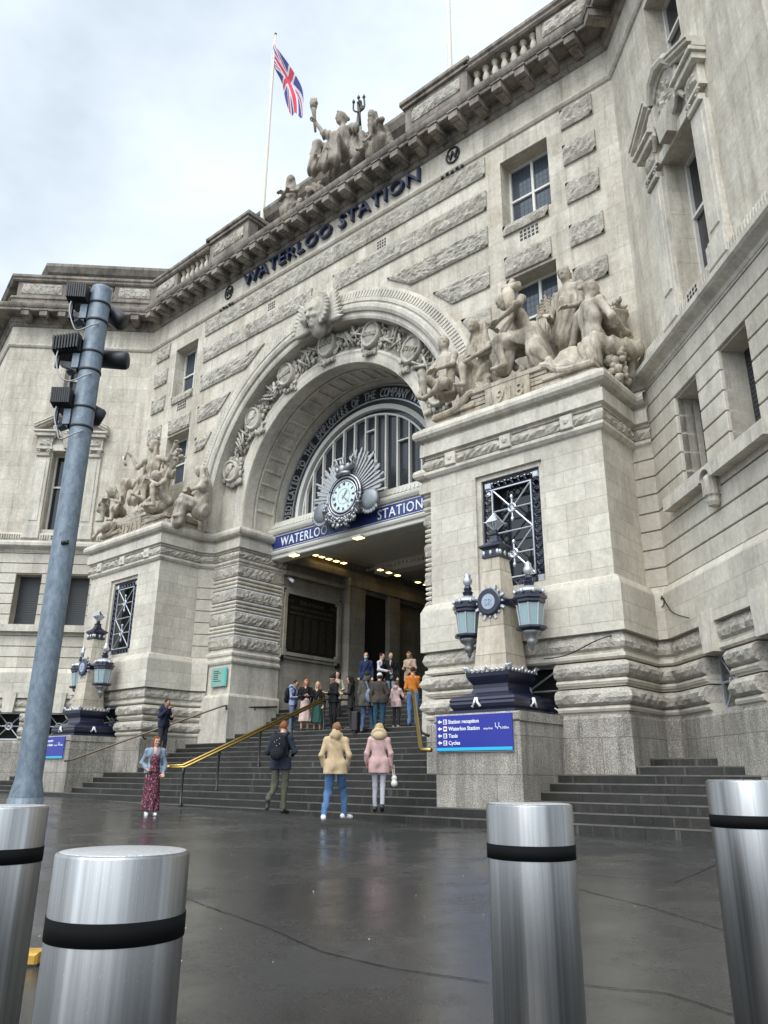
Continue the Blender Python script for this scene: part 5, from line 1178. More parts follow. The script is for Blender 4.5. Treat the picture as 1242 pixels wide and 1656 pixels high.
def put_hair(S, J, style, k=.02):
    H = J['head']; r, f, u = axes(J['face']); M = [r, f, u]
    if style == 'wavy': S.ell(H+u*.032-f*.016, (.094, .106, .106), M, k, fold=1.6); S.ell(H-u*.03-f*.05, (.085, .07, .08), M, k, fold=1.6)
    if style in ('short', 'bob', 'long', 'bun', 'curly'):
        S.ell(H+u*.03-f*.014, (.084, .096, .098), M, k, fold=1.2 if style == 'curly' else .6)
    if style == 'bob' or style == 'long' or style == 'curly':
        d = .10 if style == 'bob' else .26; w = .06 if style != 'curly' else .085
        S.cap(H-f*.05, J['neck']-f*.06-u*(d-.1), .082, .07, .03, .9)
        for e in (-1, 1): S.cap(H+r*.07*e-f*.01+u*.03, J['neck']+r*.09*e+f*.02-u*(d-.08), .034 if style != 'curly' else .055, .045, .02, .9)
        S.cap(H+u*.09+f*.03, H+u*.06+f*.07, .04, .02, .02)
    if style == 'bun': S.ell(H-f*.10+u*.03, (.06, .055, .06), M, .01, 1)
    S.ell(H+f*.115-u*.035, (.068, .065, .10), M, .015, sub=1)
# ------------------------------------------------------------------ carved figure groups
def carve(parent, name, loc, sc, rz, J, drape=(), hair='wavy', vox=.045, mat='statue', torso=1., extra=None, foldamp=.028, hands=True, robe=False):
    S = Solid(vox/sc); put_torso(S, J, torso, fold=.8 if robe else 0); put_limbs(S, J, 1.12, 1.1)
    if hair: put_hair(S, J, hair)
    J2 = dict(J); put_head(S, J, scale=1.12)
    if hands:
        for e in 'LR': put_hand(S, J['wr'+e], J['wr'+e]-J['el'+e], (0, .3, -1), .4, 1.15)
    for q in drape:
        a = q[0]
        if a == 'c': S.cap(q[1], q[2], q[3], q[4], .04, q[5] if len(q) > 5 else 1)
        else: S.ell(q[1], q[2], None, .04, q[3] if len(q) > 3 else 1)
    if extra: extra(S, J)
    ca, sa = math.cos(rz), math.sin(rz); L_ = np.array(loc) - np.array(wloc(parent))
    def xf(v): v = v*sc; return np.stack([v[:, 0]*ca-v[:, 1]*sa, v[:, 0]*sa+v[:, 1]*ca, v[:, 2]], 1)+L_
    return S.mesh(name, ST[mat], parent, xf, foldamp=foldamp*.8, foldf=58)
SEAT = dict(pelvis=(0, 0, .16), waist=(0, .0, .34), chest=(0, .02, .52), neck=(0, .02, .70), head=(0, .05, .86), hipL=(-.1, .03, .12), hipR=(.1, .03, .12), shL=(-.19, .0, .63), shR=(.19, .0, .63),
    kneeL=(-.14, .44, .22), kneeR=(.14, .44, .22), ankL=(-.13, .42, -.18), ankR=(.13, .42, -.18), toeL=(-.14, .56, -.24), toeR=(.14, .56, -.24), elL=(-.26, .1, .38), elR=(.26, .1, .38), wrL=(-.16, .30, .30), wrR=(.16, .30, .30))
def seated(**k): return joints(**{**SEAT, **k})
def group_base(root, sgn, year):
    cx = XC+sgn*8.63; F = Frame((cx, YF, 0), (1, 0), (0, -1)); m = MB()
    m.fbox(F, -2.4, 2.4, -.2, 1.62, 9.74, 9.92, .02); m.fbox(F, -2.3, 2.3, -.2, 1.55, 9.92, 10.02, .01); m.fbox(F, -2.38, -1.0, -.2, 1.66, 10.02, 10.16, .02); m.fbox(F, 1.0, 2.38, -.2, 1.66, 10.02, 10.16, .02) ; m.fbox(F, -1.25, 1.25, -.2, 1.66, 10.36, 10.5, .02); m.fbox(F, -2.2, 2.2, -.2, 1.3, 10.1, 10.34, .03)
    for s in (-1, 1):
        P = [F(s*(2.3-.0), 1.6, 10.1), F(s*1.7, 1.62, 10.12), F(s*1.38, 1.63, 10.22), F(s*1.2, 1.63, 10.4), F(s*1.02, 1.63, 10.45)]; m.tube([curve([Vector(q) for q in P], i/16) for i in range(17)], .085, 8)
        for k in range(5): m.fbox(F, *sorted((s*.66, s*(1.12+.12*(4-k)))), 1.5, 1.6-.015*(k % 2), 9.80+k*.115, 9.89+k*.115)
    m.build('plinth', ST['statue'], root)
    m = MB(); m.fbox(F, -.66, .66, 1.4, 1.66, 9.74, 10.36, .015); put_text(m, F, year, .5, 0, 9.86, 1.67, .07, 1.1, width=1.0, offset=.01); m.build('year_panel', ST['statue'], root)
# nearer group, 1918
gR = thing('sculpture_group', 'carved stone figure group dated 1918 on the nearer pier, one figure turning her bare back', 'sculpture', (XC+8.63, 15.6, 9.74)); group_base(gR, 1, '1918')
a = at(722, 640, 15.5)
carve(gR, 'crouching_youth', a, 1.8, R_(172), seated(head=(.02, .02, .92), neck=(0, 0, .75), chest=(0, 0, .54), face=(-.75, .65, .1), kneeL=(-.26, .3, .02), ankL=(.02, .34, -.1), toeL=(.12, .4, -.14), kneeR=(.2, .34, .34), ankR=(.16, .3, -.1), toeR=(.14, .44, -.14), elL=(-.27, .12, .40), wrL=(-.1, .32, .30), elR=(.27, .16, .40), wrR=(.2, .36, .04)), vox=.03, drape=[('c', (-.1, .1, .1), (-.22, .3, .02), .13, .1), ('e', (0, 0, .06), (.22, .18, .14))])
a = at(775, 622, 16.0)
carve(gR, 'veiled_woman', a, 1.85, R_(165), seated(head=(0, .08, .97), neck=(0, .03, .80), chest=(0, .02, .58), shL=(-.17, 0, .70), shR=(.17, 0, .70), face=(-.35, 1, -.02)), drape=[('c', (0, 0, .5), (0, .08, -.1), .19, .26), ('c', (-.10, -.04, 1.02), (-.2, .02, .5), .045, .10), ('c', (.10, -.04, 1.02), (.2, .02, .5), .045, .10), ('c', (0, -.08, 1.04), (0, -.06, .6), .08, .14)], hair=None, vox=.032, robe=True)
a = at(860, 560, 15.75)
carve(gR, 'leaning_worker', a, 1.95, R_(112), seated(pelvis=(0, 0, .10), waist=(0, .06, .28), chest=(0, .14, .46), neck=(-.02, .24, .62), head=(-.04, .34, .74), face=(0, .85, -.45), shL=(-.19, .17, .56), shR=(.19, .17, .56), elL=(-.40, .10, .42), wrL=(-.22, .38, .36), elR=(.3, .36, .36), wrR=(.1, .48, .40), kneeL=(-.16, .46, .06), ankL=(-.22, .34, -.34), toeL=(-.23, .48, -.38), kneeR=(.14, .44, .02), ankR=(.16, .16, -.30), toeR=(.18, .3, -.36)), vox=.03,
      drape=[('e', (0, -.02, .12), (.19, .16, .16), 1.2), ('c', (.04, -.08, .16), (.06, -.16, -.3), .11, .15, 1.3), ('c', (-.08, -.06, .1), (-.14, -.1, -.3), .1, .14, 1.2), ('c', (-.08, .02, .10), (-.16, .40, .05), .13, .11), ('c', (.08, .02, .1), (.14, .38, 0), .13, .1), ('c', (0, .3, .0), (-.05, .4, -.3), .1, .12), ('c', (.12, .2, .4), (.1, .05, .1), .06, .12), ('c', (-.1, -.04, .2), (-.2, -.06, -.2), .10, .12)])
m = MB(); m.smooth = True; A, B, C_ = at(741, 592, 15.1), at(800, 556, 15.2), at(850, 500, 15.5); m.tube([A, B], [.05, .08], 10); m.tube([B, at(830, 505, 15.35)], [.08, .05], 8); m.tube([at(812, 545, 15.1), at(845, 480, 15.5)], [.03, .12], 8)
m.tube([at(828, 505, 15.3), at(822, 472, 15.4)], [.13, .19], 10); m.tube([at(814, 470, 15.4), at(840, 462, 15.4)], [.13, .13], 8); m.tube([at(824, 466, 15.4), at(830, 452, 15.4)], [.1, .07], 8); m.build('staff_and_tool', ST['statue'], gR)
a = at(925, 548, 16.35)
carve(gR, 'bearded_man', a, 1.9, R_(172), seated(head=(0, .06, 1.02), neck=(0, .02, .85), chest=(0, 0, .62), shL=(-.2, 0, .77), shR=(.2, 0, .77), face=(-.3, 1, -.1), kneeL=(-.1, .1, -.1), kneeR=(.1, .1, -.1), ankL=(-.1, 0, -.4), ankR=(.1, 0, -.4), toeL=(-.1, .1, -.4), toeR=(.1, .1, -.4)), drape=[('c', (0, 0, .5), (0, 0, 0), .2, .24)], vox=.034, robe=True)
a = at(962, 582, 15.7)
carve(gR, 'seated_woman', a, 2.05, R_(-24), seated(head=(.0, .04, .98), neck=(0, -.01, .80), chest=(0, -.02, .56), waist=(0, -.01, .34), shL=(-.2, -.02, .70), shR=(.2, -.02, .70), face=(.3, .95, -.1), elL=(-.34, -.02, .38), wrL=(-.50, -.1, .08), elR=(.33, .02, .42), wrR=(.26, .24, .34), kneeL=(-.2, .4, .2), kneeR=(.2, .4, .2)), hair='bun', vox=.028, torso=1.05,
      drape=[('e', (0, .0, .14), (.22, .19, .15)), ('c', (-.1, .1, .14), (-.26, .4, .1), .14, .12), ('c', (.12, .1, .14), (.26, .4, .1), .14, .12), ('c', (-.12, -.12, .12), (-.5, -.22, -.10), .08, .05), ('c', (-.05, -.14, .06), (-.42, -.26, -.14), .07, .05), ('c', (.16, -.08, .2), (.12, -.13, -.12), .08, .11), ('c', (0, -.12, .16), (-.05, -.18, -.12), .09, .1)])
m = MB(); m.smooth = True
for k in range(40):
    b = at(872+random.random()*46, 556, 16.3); l = 1.0+random.random()*.7; t = b+Vector((random.random()*.3-.15, .1, l)); m.tube([b, b.lerp(t, .7)], .025, 5)
    for j in range(5): c = b.lerp(t, .66+.07*j); m.ball(c, .055-.006*j, 6, (1, 1, 1.6))
m.build('wheat_sheaf', ST['statue'], gR)
m = MB(); m.smooth = True; q = at(992, 522, 16.25)
m.lathe(q+Vector((0, 0, -.3)), [(.18, 0), (.28, .2), (.36, .42), (.40, .46), (.33, .47)], 14)
for k in range(12): z = -.25+.035*k; m.tube([q+Vector(((.2+.013*k)*math.cos(R_(i*20)), (.2+.013*k)*math.sin(R_(i*20)), z)) for i in range(19)], .018, 5)
for k in range(60):
    a = q+Vector(((random.random()-.5)*.55, (random.random()-.5)*.5, .15+random.random()*.25)); d = Vector((random.random()-.5, random.random()-.5, .5))*.3; m.tube([a, a+d*.5, a+d], [.02, .06, .01], 6)
m.build('leaf_basket', ST['statue'], gR)
m = MB(); m.smooth = True; q = at(992, 590, 15.95)
for k in range(150): m.ball(q+Vector(((random.random()-.5)*.62, (random.random()-.5)*.5, (random.random()-.5)*1.05)), .06+.06*random.random(), 7, (1, 1, .7+.6*random.random()))
m.build('fruit_garland', ST['statue'], gR)
# farther group, 1914
gL = thing('sculpture_group', 'carved stone figure group dated 1914 on the farther pier, a warrior raising both arms', 'sculpture', (XC-8.63, 15.6, 9.74)); group_base(gL, -1, '1914')
a = at(242, 797, 15.65)
carve(gL, 'warrior', a, 2.05, R_(195), seated(head=(0, .04, .98), neck=(0, .0, .80), chest=(0, 0, .56), face=(.15, 1, .15), shL=(-.2, 0, .71), shR=(.2, 0, .71), elL=(-.40, .0, .60), wrL=(-.62, .02, .66), elR=(.43, .05, .62), wrR=(.58, .1, .84), kneeL=(-.2, .42, .1), kneeR=(.22, .45, .12), ankL=(-.25, .4, -.3), ankR=(.25, .42, -.3)) if False else
      seated(head=(0, .04, .98), neck=(0, .0, .80), chest=(0, 0, .56), face=(.15, 1, .15), shL=(-.2, 0, .71), shR=(.2, 0, .71), elR=(.40, .0, .60), wrR=(.56, .02, .84), elL=(-.43, .05, .60), wrL=(-.60, .1, .82), kneeL=(-.2, .42, .1), kneeR=(.22, .45, .12), ankL=(-.25, .4, -.3), ankR=(.25, .42, -.3)), hair='bob', vox=.036, robe=True,
      drape=[('c', (.1, .1, .12), (.22, .42, .08), .12, .11), ('c', (-.1, .1, .12), (-.2, .42, .08), .12, .11), ('c', (0, .2, .1), (0, .42, -.3), .12, .12), ('c', (-.2, -.06, .64), (-.42, -.1, .36), .06, .10), ('c', (.2, -.06, .64), (.38, -.1, .36), .06, .10), ('c', (-.3, -.1, .4), (-.22, -.12, -.1), .10, .14), ('c', (.28, -.1, .4), (.24, -.12, -.1), .10, .14), ('e', (0, .0, 1.06), (.11, .11, .06), .3)])
m = MB(); m.smooth = True; m.tube([at(203, 752, 15.6), at(199, 739, 15.6)], .06, 7); m.tube([at(201, 745, 15.6), at(209, 720, 15.6)], [.05, .012], 6); m.build('sword', ST['statue'], gL)
m = MB(); m.smooth = True; q = at(289, 740, 15.6); m.tube([at(280, 758, 15.6), q], [.05, .10], 7)
for k in range(26): m.ball(q+Vector(((random.random()-.5)*.42, (random.random()-.5)*.35, (random.random()-.2)*.4)), .06+.04*random.random(), 7)
m.build('torch', ST['statue'], gL)
a = at(270, 822, 15.3)
carve(gL, 'bowed_man', a, 1.75, R_(165), seated(waist=(0, .08, .3), chest=(0, .16, .46), neck=(-.04, .26, .58), head=(-.1, .34, .64), face=(-.5, .5, -.7), shL=(-.2, .18, .54), shR=(.2, .18, .54), elL=(-.34, .34, .36), wrL=(-.14, .46, .5), elR=(.32, .26, .3), wrR=(.26, .46, .08), kneeL=(-.2, .42, .36), ankL=(-.22, .36, -.06), kneeR=(.34, .36, .1), ankR=(.05, .46, -.04), toeR=(-.08, .5, -.05), toeL=(-.24, .5, -.1)), vox=.036, hair='curly', drape=[('c', (0, .1, .05), (.3, .3, .0), .12, .1)])
a = at(325, 826, 16.05)
carve(gL, 'veiled_mother', a, 1.75, R_(155), seated(head=(-.04, .12, .88), neck=(0, .04, .72), face=(-.5, .75, -.35), elL=(-.28, .15, .42), wrL=(.05, .3, .42), elR=(.28, .18, .4), wrR=(-.02, .34, .38)), hair=None, vox=.036, robe=True,
      drape=[('c', (0, -.02, .5), (0, .0, 0), .18, .22), ('c', (-.12, .05, .92), (-.2, .05, .45), .045, .10), ('c', (.06, .02, .92), (.19, .02, .45), .05, .11), ('c', (-.03, .0, .95), (.02, -.06, .6), .08, .13), ('c', (0, .1, .12), (-.08, .44, .08), .15, .13), ('c', (.1, .1, .1), (.12, .42, .04), .14, .12), ('c', (.06, .3, .42), (-.1, .34, .44), .07, .06, .5), ('c', (-.05, .42, .06), (-.02, .48, -.34), .13, .13), ('c', (.12, .4, .02), (.16, .42, -.34), .13, .13)])
a = at(193, 838, 15.45)
carve(gL, 'huddled_woman', a, 1.7, R_(200), seated(waist=(0, .1, .28), chest=(0, .18, .40), neck=(0, .3, .50), head=(0, .40, .54), face=(.3, .8, -.5), shL=(-.19, .22, .48), shR=(.19, .22, .48), elL=(-.3, .38, .25), wrL=(-.1, .5, .3), elR=(.3, .38, .25), wrR=(.1, .52, .3)), hair=None, vox=.036, robe=True, drape=[('c', (0, .34, .62), (0, .1, .4), .09, .15), ('c', (-.09, .36, .58), (-.14, .2, .3), .04, .1), ('c', (.09, .36, .58), (.14, .2, .3), .04, .1), ('c', (-.1, .1, .1), (-.2, .4, .1), .14, .12), ('c', (.1, .1, .1), (.2, .4, .1), .14, .12)])
a = at(180, 858, 15.2)
carve(gL, 'fallen_figure', a, 1.6, R_(190), joints(pelvis=(-.5, 0, .12), waist=(-.3, 0, .10), chest=(-.12, 0, .08), neck=(.06, .02, .05), head=(.2, .04, .02), face=(.3, .8, -.3), hipL=(-.55, .1, .1), hipR=(-.55, -.1, .1), shL=(-.08, .18, .08), shR=(-.08, -.18, .08), elL=(.15, .25, -.06), wrL=(.34, .2, -.16), elR=(-.1, -.2, .2), wrR=(-.3, -.1, .3), kneeL=(-.9, .14, .22), kneeR=(-.95, -.1, .1), ankL=(-1.2, .2, 0), ankR=(-1.3, -.1, 0), toeL=(-1.35, .25, 0), toeR=(-1.45, -.1, 0)), vox=.036, drape=[('c', (-.45, .05, .08), (-.85, .1, .12), .14, .12), ('c', (-.6, .15, .0), (-1.0, .2, -.02), .1, .08)])
# crowning statue
gT = thing('crowning_statue', 'large weathered seated statue with helmet, raised torch and trident above the frieze lettering', 'statue', (XC, 16.9, 21.7)); Yt = 16.95
a = at(553, 262, Yt); TM = 'statue_dark'
carve(gT, 'helmeted_woman', a, 2.25, R_(188), seated(head=(.02, .03, .95), neck=(0, 0, .77), chest=(0, 0, .54), face=(.55, .8, 0) if False else (.6, .8, 0), shL=(-.2, 0, .67), shR=(.2, 0, .67), elR=(.40, .06, .82), wrR=(.54, .10, 1.08), elL=(-.40, .1, .50), wrL=(-.46, .16, .74), kneeL=(-.18, .45, .10), kneeR=(.2, .45, .14), ankL=(-.2, .42, -.36), ankR=(.24, .46, -.34)), hair=None, vox=.036, mat=TM, foldamp=.024, robe=True,
      drape=[('c', (.08, .08, .13), (.2, .44, .12), .10, .085), ('c', (-.08, .08, .13), (-.18, .44, .1), .10, .085), ('c', (.2, .45, .10), (.25, .47, -.42), .085, .12), ('c', (-.18, .45, .08), (-.21, .46, -.42), .085, .12), ('c', (.02, .40, .04), (.03, .44, -.42), .07, .12), ('c', (0, .2, .1), (0, .36, .02), .10, .09), ('c', (.2, 0, .66), (.36, .05, .76), .085, .09), ('c', (.28, .0, .68), (.26, -.03, .44), .06, .08), ('c', (-.2, 0, .64), (-.38, .08, .48), .085, .08), ('c', (-.2, -.1, .56), (-.26, -.06, 0), .08, .13), ('c', (.18, -.1, .5), (.24, -.06, -.1), .08, .12), ('e', (.02, .0, 1.0), (.095, .12, .10), .1), ('c', (.05, .12, 1.07), (-.02, -.12, 1.05), .02, .028, .1)])
m = MB(); m.smooth = True; m.tube([at(510, 213, Yt), at(508, 185, Yt), at(507, 176, Yt)], [.05, .08, .12], 8); m.tube([at(507, 176, Yt), at(507.5, 166, Yt)], [.13, .19], 8)
for k in range(7): m.tube([at(504+k*1.1, 168, Yt), at(503+k*1.5, 158+2*(k % 2), Yt)], [.08, .02], 6)
m.build('torch', ST[TM], gT)
m = MB(); m.smooth = True; m.tube([at(585, 252, Yt-.3), at(583, 205, Yt-.3)], .05, 7); m.build('trident_shaft', plain('verdigris', (.08, .20, .155), .6), gT)
m = MB(); m.smooth = True; m.tube([at(583, 205, Yt-.3), at(580, 158, Yt-.3)], [.045, .03], 6)
for p in ([(581, 181), (574, 180), (571.5, 176), (572, 164)], [(581, 181), (587, 177), (589.5, 171), (588.5, 156)]): m.tube([curve([at(*q, Yt-.3) for q in p], i/12) for i in range(13)], .035, 6)
for x, y in ((572, 164), (580, 157), (588.5, 156)): m.tube([at(x, y+4, Yt-.3), at(x, y+1, Yt-.3), at(x, y-4, Yt-.3)], [.03, .07, .005], 6)
m.build('trident_head', M_DARKMETAL, gT)
a = at(618, 240, Yt+.1)
carve(gT, 'crouching_companion', a, 1.7, R_(165), seated(waist=(0, .06, .32), chest=(0, .12, .48), neck=(0, .2, .64), head=(0, .28, .76), face=(-.4, .8, -.4), shL=(-.2, .14, .57), shR=(.2, .14, .57), elL=(-.28, .3, .4), elR=(.3, .3, .4), kneeL=(-.16, .42, .42), ankL=(-.15, .4, 0), kneeR=(.2, .42, .36), ankR=(.2, .4, -.05)), hair='curly', vox=.044, mat=TM, drape=[('c', (-.1, .1, .1), (.2, .1, -.1), .16, .2), ('c', (0, -.05, .5), (-.1, -.1, 0), .12, .18), ('c', (.2, .3, .1), (.6, .4, -.2), .12, .08)])
cb_ = thing('stone_bust', 'small weathered stone half figure with folded arms, above the frieze near the flagpole', 'statue', at(468, 345, Yt))
a = at(471, 343, Yt-.1)
carve(cb_, 'half_figure', a, 1.75, R_(185), seated(head=(.02, .05, .92), neck=(0, .02, .74), face=(-.6, .8, .35), elL=(-.27, .12, .40), wrL=(.05, .24, .44), elR=(.27, .12, .40), wrR=(-.05, .26, .40), kneeL=(-.12, .2, .0), kneeR=(.12, .2, 0), ankL=(-.1, .1, -.2), ankR=(.1, .1, -.2), toeL=(-.1, .2, -.2), toeR=(.1, .2, -.2)), hair='curly', vox=.038, mat=TM, drape=[('c', (0, 0, .3), (0, .05, -.1), .16, .24)])
S = Solid(.05); q = at(494, 316, Yt)
for i in range(22): c = (random.uniform(-.3, 1.1), random.uniform(-.2, .2), random.uniform(-.5, .2)); S.cap(c, (c[0]+random.uniform(-.3, .3), c[1], c[2]-.35), .12, .16, .05, 1)
S.mesh('drapery', ST[TM], gT, lambda v: v*.9+np.array(q)-np.array(gT.location), foldamp=.05, foldf=14)
# keystone head over the arch
S = Solid(.0062); J = joints(head=(0, 0, 0), neck=(0, -.02, -.12), face=(.12, 1, -.22)); put_hair(S, J, 'short')
for k in range(60):
    b = R_(-35+k*4.3); rr = .088+.018*(k % 3); S.cap((rr*math.cos(b), .045-.02*(k % 3), .015+rr*math.sin(b)), (rr*1.12*math.cos(b+.35), .04, .02+rr*1.15*math.sin(b+.3)), .018, .014, .006)
put_head(S, J, scale=1.06)
for e in (-1, 1):
    for k in range(9): S.cap((e*.085, -.03, -.07), (e*(.20-.006*k), .0, -.10+.027*k), .016, .022, .006); S.cap((e*(.20-.006*k), .0, -.10+.027*k), (e*(.275-.008*k), .01, -.11+.036*k), .022, .004, .006)
S.ell((0, -.09, 0), (.12, .05, .13))
kh = np.array(FF(.10, .30, 16.62))
S.mesh('keystone_head', ST['relief'], bld, lambda v: np.stack([-v[:, 0]*4.9, -v[:, 1]*4.6, v[:, 2]*4.9], 1)+kh-np.array(bld.location), foldamp=.01, foldf=110)
# rocky seats the groups sit on
for g, sx, base in ((gR, 1, -1), (gL, -1, 1)):
    S = Solid(.045)
    for i in range(26):
        u = -1.9+3.5*i/25; S.ell((XC+sx*8.63+u, 15.75+random.uniform(-.25, .5), 10.0+random.uniform(0, .25)), (random.uniform(.22, .4), random.uniform(.22, .36), random.uniform(.2, .42)), None, .08, 1)
    for i in range(14): u = random.uniform(-1.6, 1.8); S.cap((XC+sx*8.63+u, 15.6, 10.9), (XC+sx*8.63+u+random.uniform(-.4, .4), 15.35, 10.3), .13, .2, .06, 1)
    S.mesh('rock_seat', ST['statue'], g, lambda v: v-np.array(g.location), foldamp=.05, foldf=11)
# ------------------------------------------------------------------ people
SKIN = {k: plain('skin_'+k, c, .55, var=.06, scale=20) for k, c in dict(light=(.50, .30, .22), tan=(.38, .21, .14), brown=(.24, .13, .085)).items()}
def cloth(name, col, var=.22):
    m, t, b = new_mat(name); o = objc(t)
    c = mix(t, noise(t, o, 7, 5, .7), tuple(x*(1-var) for x in col), tuple(x*(1+var) for x in col)); t.links.new(c, b.inputs['Base Color'])
    b.inputs['Roughness'].default_value = .85; b.inputs['Specular IOR Level'].default_value = .2
    n1 = bump(t, noise(t, o, 11, 4, .6, (1, 1, .6)), .5, .03); t.links.new(bump(t, noise(t, o, 120, 2), .2, .004, n1), b.inputs['Normal']); return m
M_EYE = plain('eye', (.02, .015, .012), .2)
def hem_at(S, J, zh, w, k=.04, fold=0):
    for e in 'LR': h = J['hip'+e]; S.cap((h[0], h[1], h[2]+.05), (h[0]*1.05, h[1]*.8, zh), .095*w, .10*w, k, fold)
def person(label, loc, rz, h, J, skin='light', hair=('short', (.03, .02, .015)), top=(('x', (.1, .1, .1)), .86, 1.0), bottom=('trousers', (.03, .03, .035), 1.), shoes=(.02, .02, .02), face=False, fine=1., curl=.7, hood=None, collar=None, group=None, extra=None, bare_legs=False):
    root = thing('person', label, 'person', loc, group, rz=rz); s = h/1.75; xf = lambda v: v*s
    S = Solid(.0125*fine); put_torso(S, J, .80); put_limbs(S, J, .72, .62 if bottom[0] == 'trousers' else .85, feet=False); put_head(S, J)
    for e in 'LR': d = J['wr'+e]-J['el'+e]; put_hand(S, J['wr'+e], d+V3(0, .05, -.05), (-.4 if e == 'R' else .4, .7, .3), curl, 1.05)
    body = S.mesh('body', SKIN[skin], root, xf)
    if face:
        r, f, u = axes(J['face']); H = J['head']
        for e in (-1, 1): m = MB(); m.smooth = True; m.ball((H+f*.088+r*.032*e+u*.012)*s, .013*s, 8); o = m.build('eye', M_EYE, None); o.parent = root
    if hair[0]:
        S = Solid(.013*fine)
        if hair[0] == 'cap':
            H = J['head']; r, f, u = axes(J['face']); S.ell(H+u*.045-f*.005, (.085, .098, .085), [r, f, u]); S.cap(H+f*.07+u*.05-r*.03, H+f*.15+u*.035-r*.02, .022, .012, .02); S.cap(H+f*.07+u*.05+r*.03, H+f*.15+u*.035+r*.02, .022, .012, .02)
            S.mesh('hat', cloth('hat_cloth', hair[1]), root, xf, cuts=[lambda X, Y, Z: (H+u*.015)[2]-Z])
            S = Solid(.013*fine); S.ell(H-f*.02, (.081, .088, .08), [r, f, u]); S.ell(H+f*.1-u*.03, (.07, .08, .1), [r, f, u], .01, sub=1); S.mesh('hair', cloth('hair_strands', (.04, .03, .025)), root, xf)
        else: put_hair(S, J, hair[0]); S.mesh('hair', cloth('hair_strands', hair[1], .4), root, xf, foldamp=.008, foldf=80)
    (nm, col), zh, w = top; S = Solid(.0145*fine); put_torso(S, J, 1.03*w, fold=.7)
    for e in 'LR':
        S.cap(J['sh'+e], J['el'+e], .062*w, .052*w, .04, .8); S.cap(J['el'+e], J['el'+e]+(J['wr'+e]-J['el'+e])*.9, .052*w, .042*w, .03, .8)
    if zh < .92: hem_at(S, J, zh, 1.12*w, fold=.6)
    S.ell(J['neck']+V3(0, -.0, .005), (.072, .068, .045), None, .02)
    if hood: S.ell(J['neck']+V3(0, -.085, .03), (.115, .085, .10), None, .03, .8); S.cap(J['neck']+V3(-.08, .0, .03), J['neck']+V3(.08, .0, .03), .045, .045, .03)
    S.mesh(nm, cloth(nm+'_cloth', col), root, xf, zcut=(zh, None), foldamp=.019, foldf=44)
    if bottom[0] == 'trousers':
        S = Solid(.0145*fine); w = bottom[2]; S.ell(J['pelvis']-V3(0, 0, .02), (.155, .118, .13), None, .03)
        for e in 'LR': S.cap(J['hip'+e], J['knee'+e], .092*w, .068*w, .03, .6); S.cap(J['knee'+e], J['ank'+e]+V3(0, 0, .0), .066*w, .056*w, .03, .8)
        S.mesh('trousers', cloth('trouser_cloth', bottom[1]), root, xf, foldamp=.014 if w >= 1 else .004, foldf=52)
    else:
        S = Solid(.0155*fine); zh = bottom[2]; P = J['pelvis']; n = 5
        S.ell(P, (.155, .12, .15), None, .03)
        for i in range(n): a = 2*math.pi*i/n; S.cap((P[0]+.06*math.cos(a), P[1]+.04*math.sin(a), .98), (P[0]+.12*math.cos(a), P[1]+.10*math.sin(a), zh), .09, .11, .06, 1.)
        S.mesh('skirt', bottom[1] if not isinstance(bottom[1], tuple) else cloth('skirt_cloth', bottom[1]), root, xf, zcut=(zh, None), foldamp=.016, foldf=40)
    sm = plain('shoe', shoes, .45)
    for e in 'LR':
        S = Solid(.012*fine); a, t = J['ank'+e], J['toe'+e]; d = t-a; d /= np.linalg.norm(d); hl = a-V3(d[0], d[1], 0)*.045-V3(0, 0, .035)
        S.cap(a+V3(0, 0, -.01), hl, .047, .040, .03); S.cap(hl, t, .040, .036, .03); S.cap(t, t+V3(d[0], d[1], d[2]*.3)*.05, .036, .028, .02); S.mesh('shoe', sm, root, xf)
    if extra: extra(root, J, s)
    return root
def held(name, label, cat, root, off, build):
    """a bag or the like that a person carries: a thing of its own, standing where the person does"""
    rz = root.rotation_euler.z; o = Vector(off); w = Matrix.Rotation(rz, 4, 'Z') @ o
    t = thing(name, label, cat, root.location + w, None, rz); build(t, np.array(off)); return t
def bag_part(t, off, name, mat, prims, vox=.014, **kw):
    S = Solid(vox)
    for p in prims: (S.cap if p[0] == 'c' else S.ell)(*p[1:])
    return S.mesh(name, mat, t, lambda v: v-off, **kw)
def backpack(root, label, col, s=1.):
    def b(t, off):
        m = cloth('backpack_cloth', col); bp = bag_part(t, off, 'pack', m, [('e', (0, -.21*s, 1.24*s), (.165*s, .10*s, .24*s), None, .03, .5), ('e', (0, -.25*s, 1.10*s), (.135*s, .09*s, .13*s), None, .03, .4)])
        for e in (-1, 1):
            S = Solid(.012); S.chain([(e*.10*s, -.16*s, 1.40*s), (e*.125*s, -.02*s, 1.49*s), (e*.12*s, .12*s, 1.38*s), (e*.135*s, .1*s, 1.2*s), (e*.15*s, -.1*s, 1.06*s)], [.024]*5); S.mesh('strap', m, t, lambda v: v-off)
        q = MB()
        for k in range(9): q.ball(((.02+.05*(k % 3)-.07)*s-off[0], -.315*s-off[1]+.02*abs(k % 3-1), (1.1+.035*k)*s-off[2]), .010, 6)
        q.build('bead_trim', M_SILVER, None).parent = bp
    return held('backpack', label, 'bag', root, (0, -.2, .95), b)
def ground(px, fy, hy, h, dz=0):
    q = at_height(px, fy, hy, h); return q
def on_floor(px, hy, z, h):
    d = ray(px, hy); return CAM + d*((z+h-HCAM)/d.z) - Vector((0, 0, h))
AW = R_(38)
WALK = dict(kneeL=(-.10, .06, .50), ankL=(-.10, -.10, .11), toeL=(-.10, .04, .03), kneeR=(.11, .20, .53), ankR=(.13, .22, .10), toeR=(.17, .36, .05))
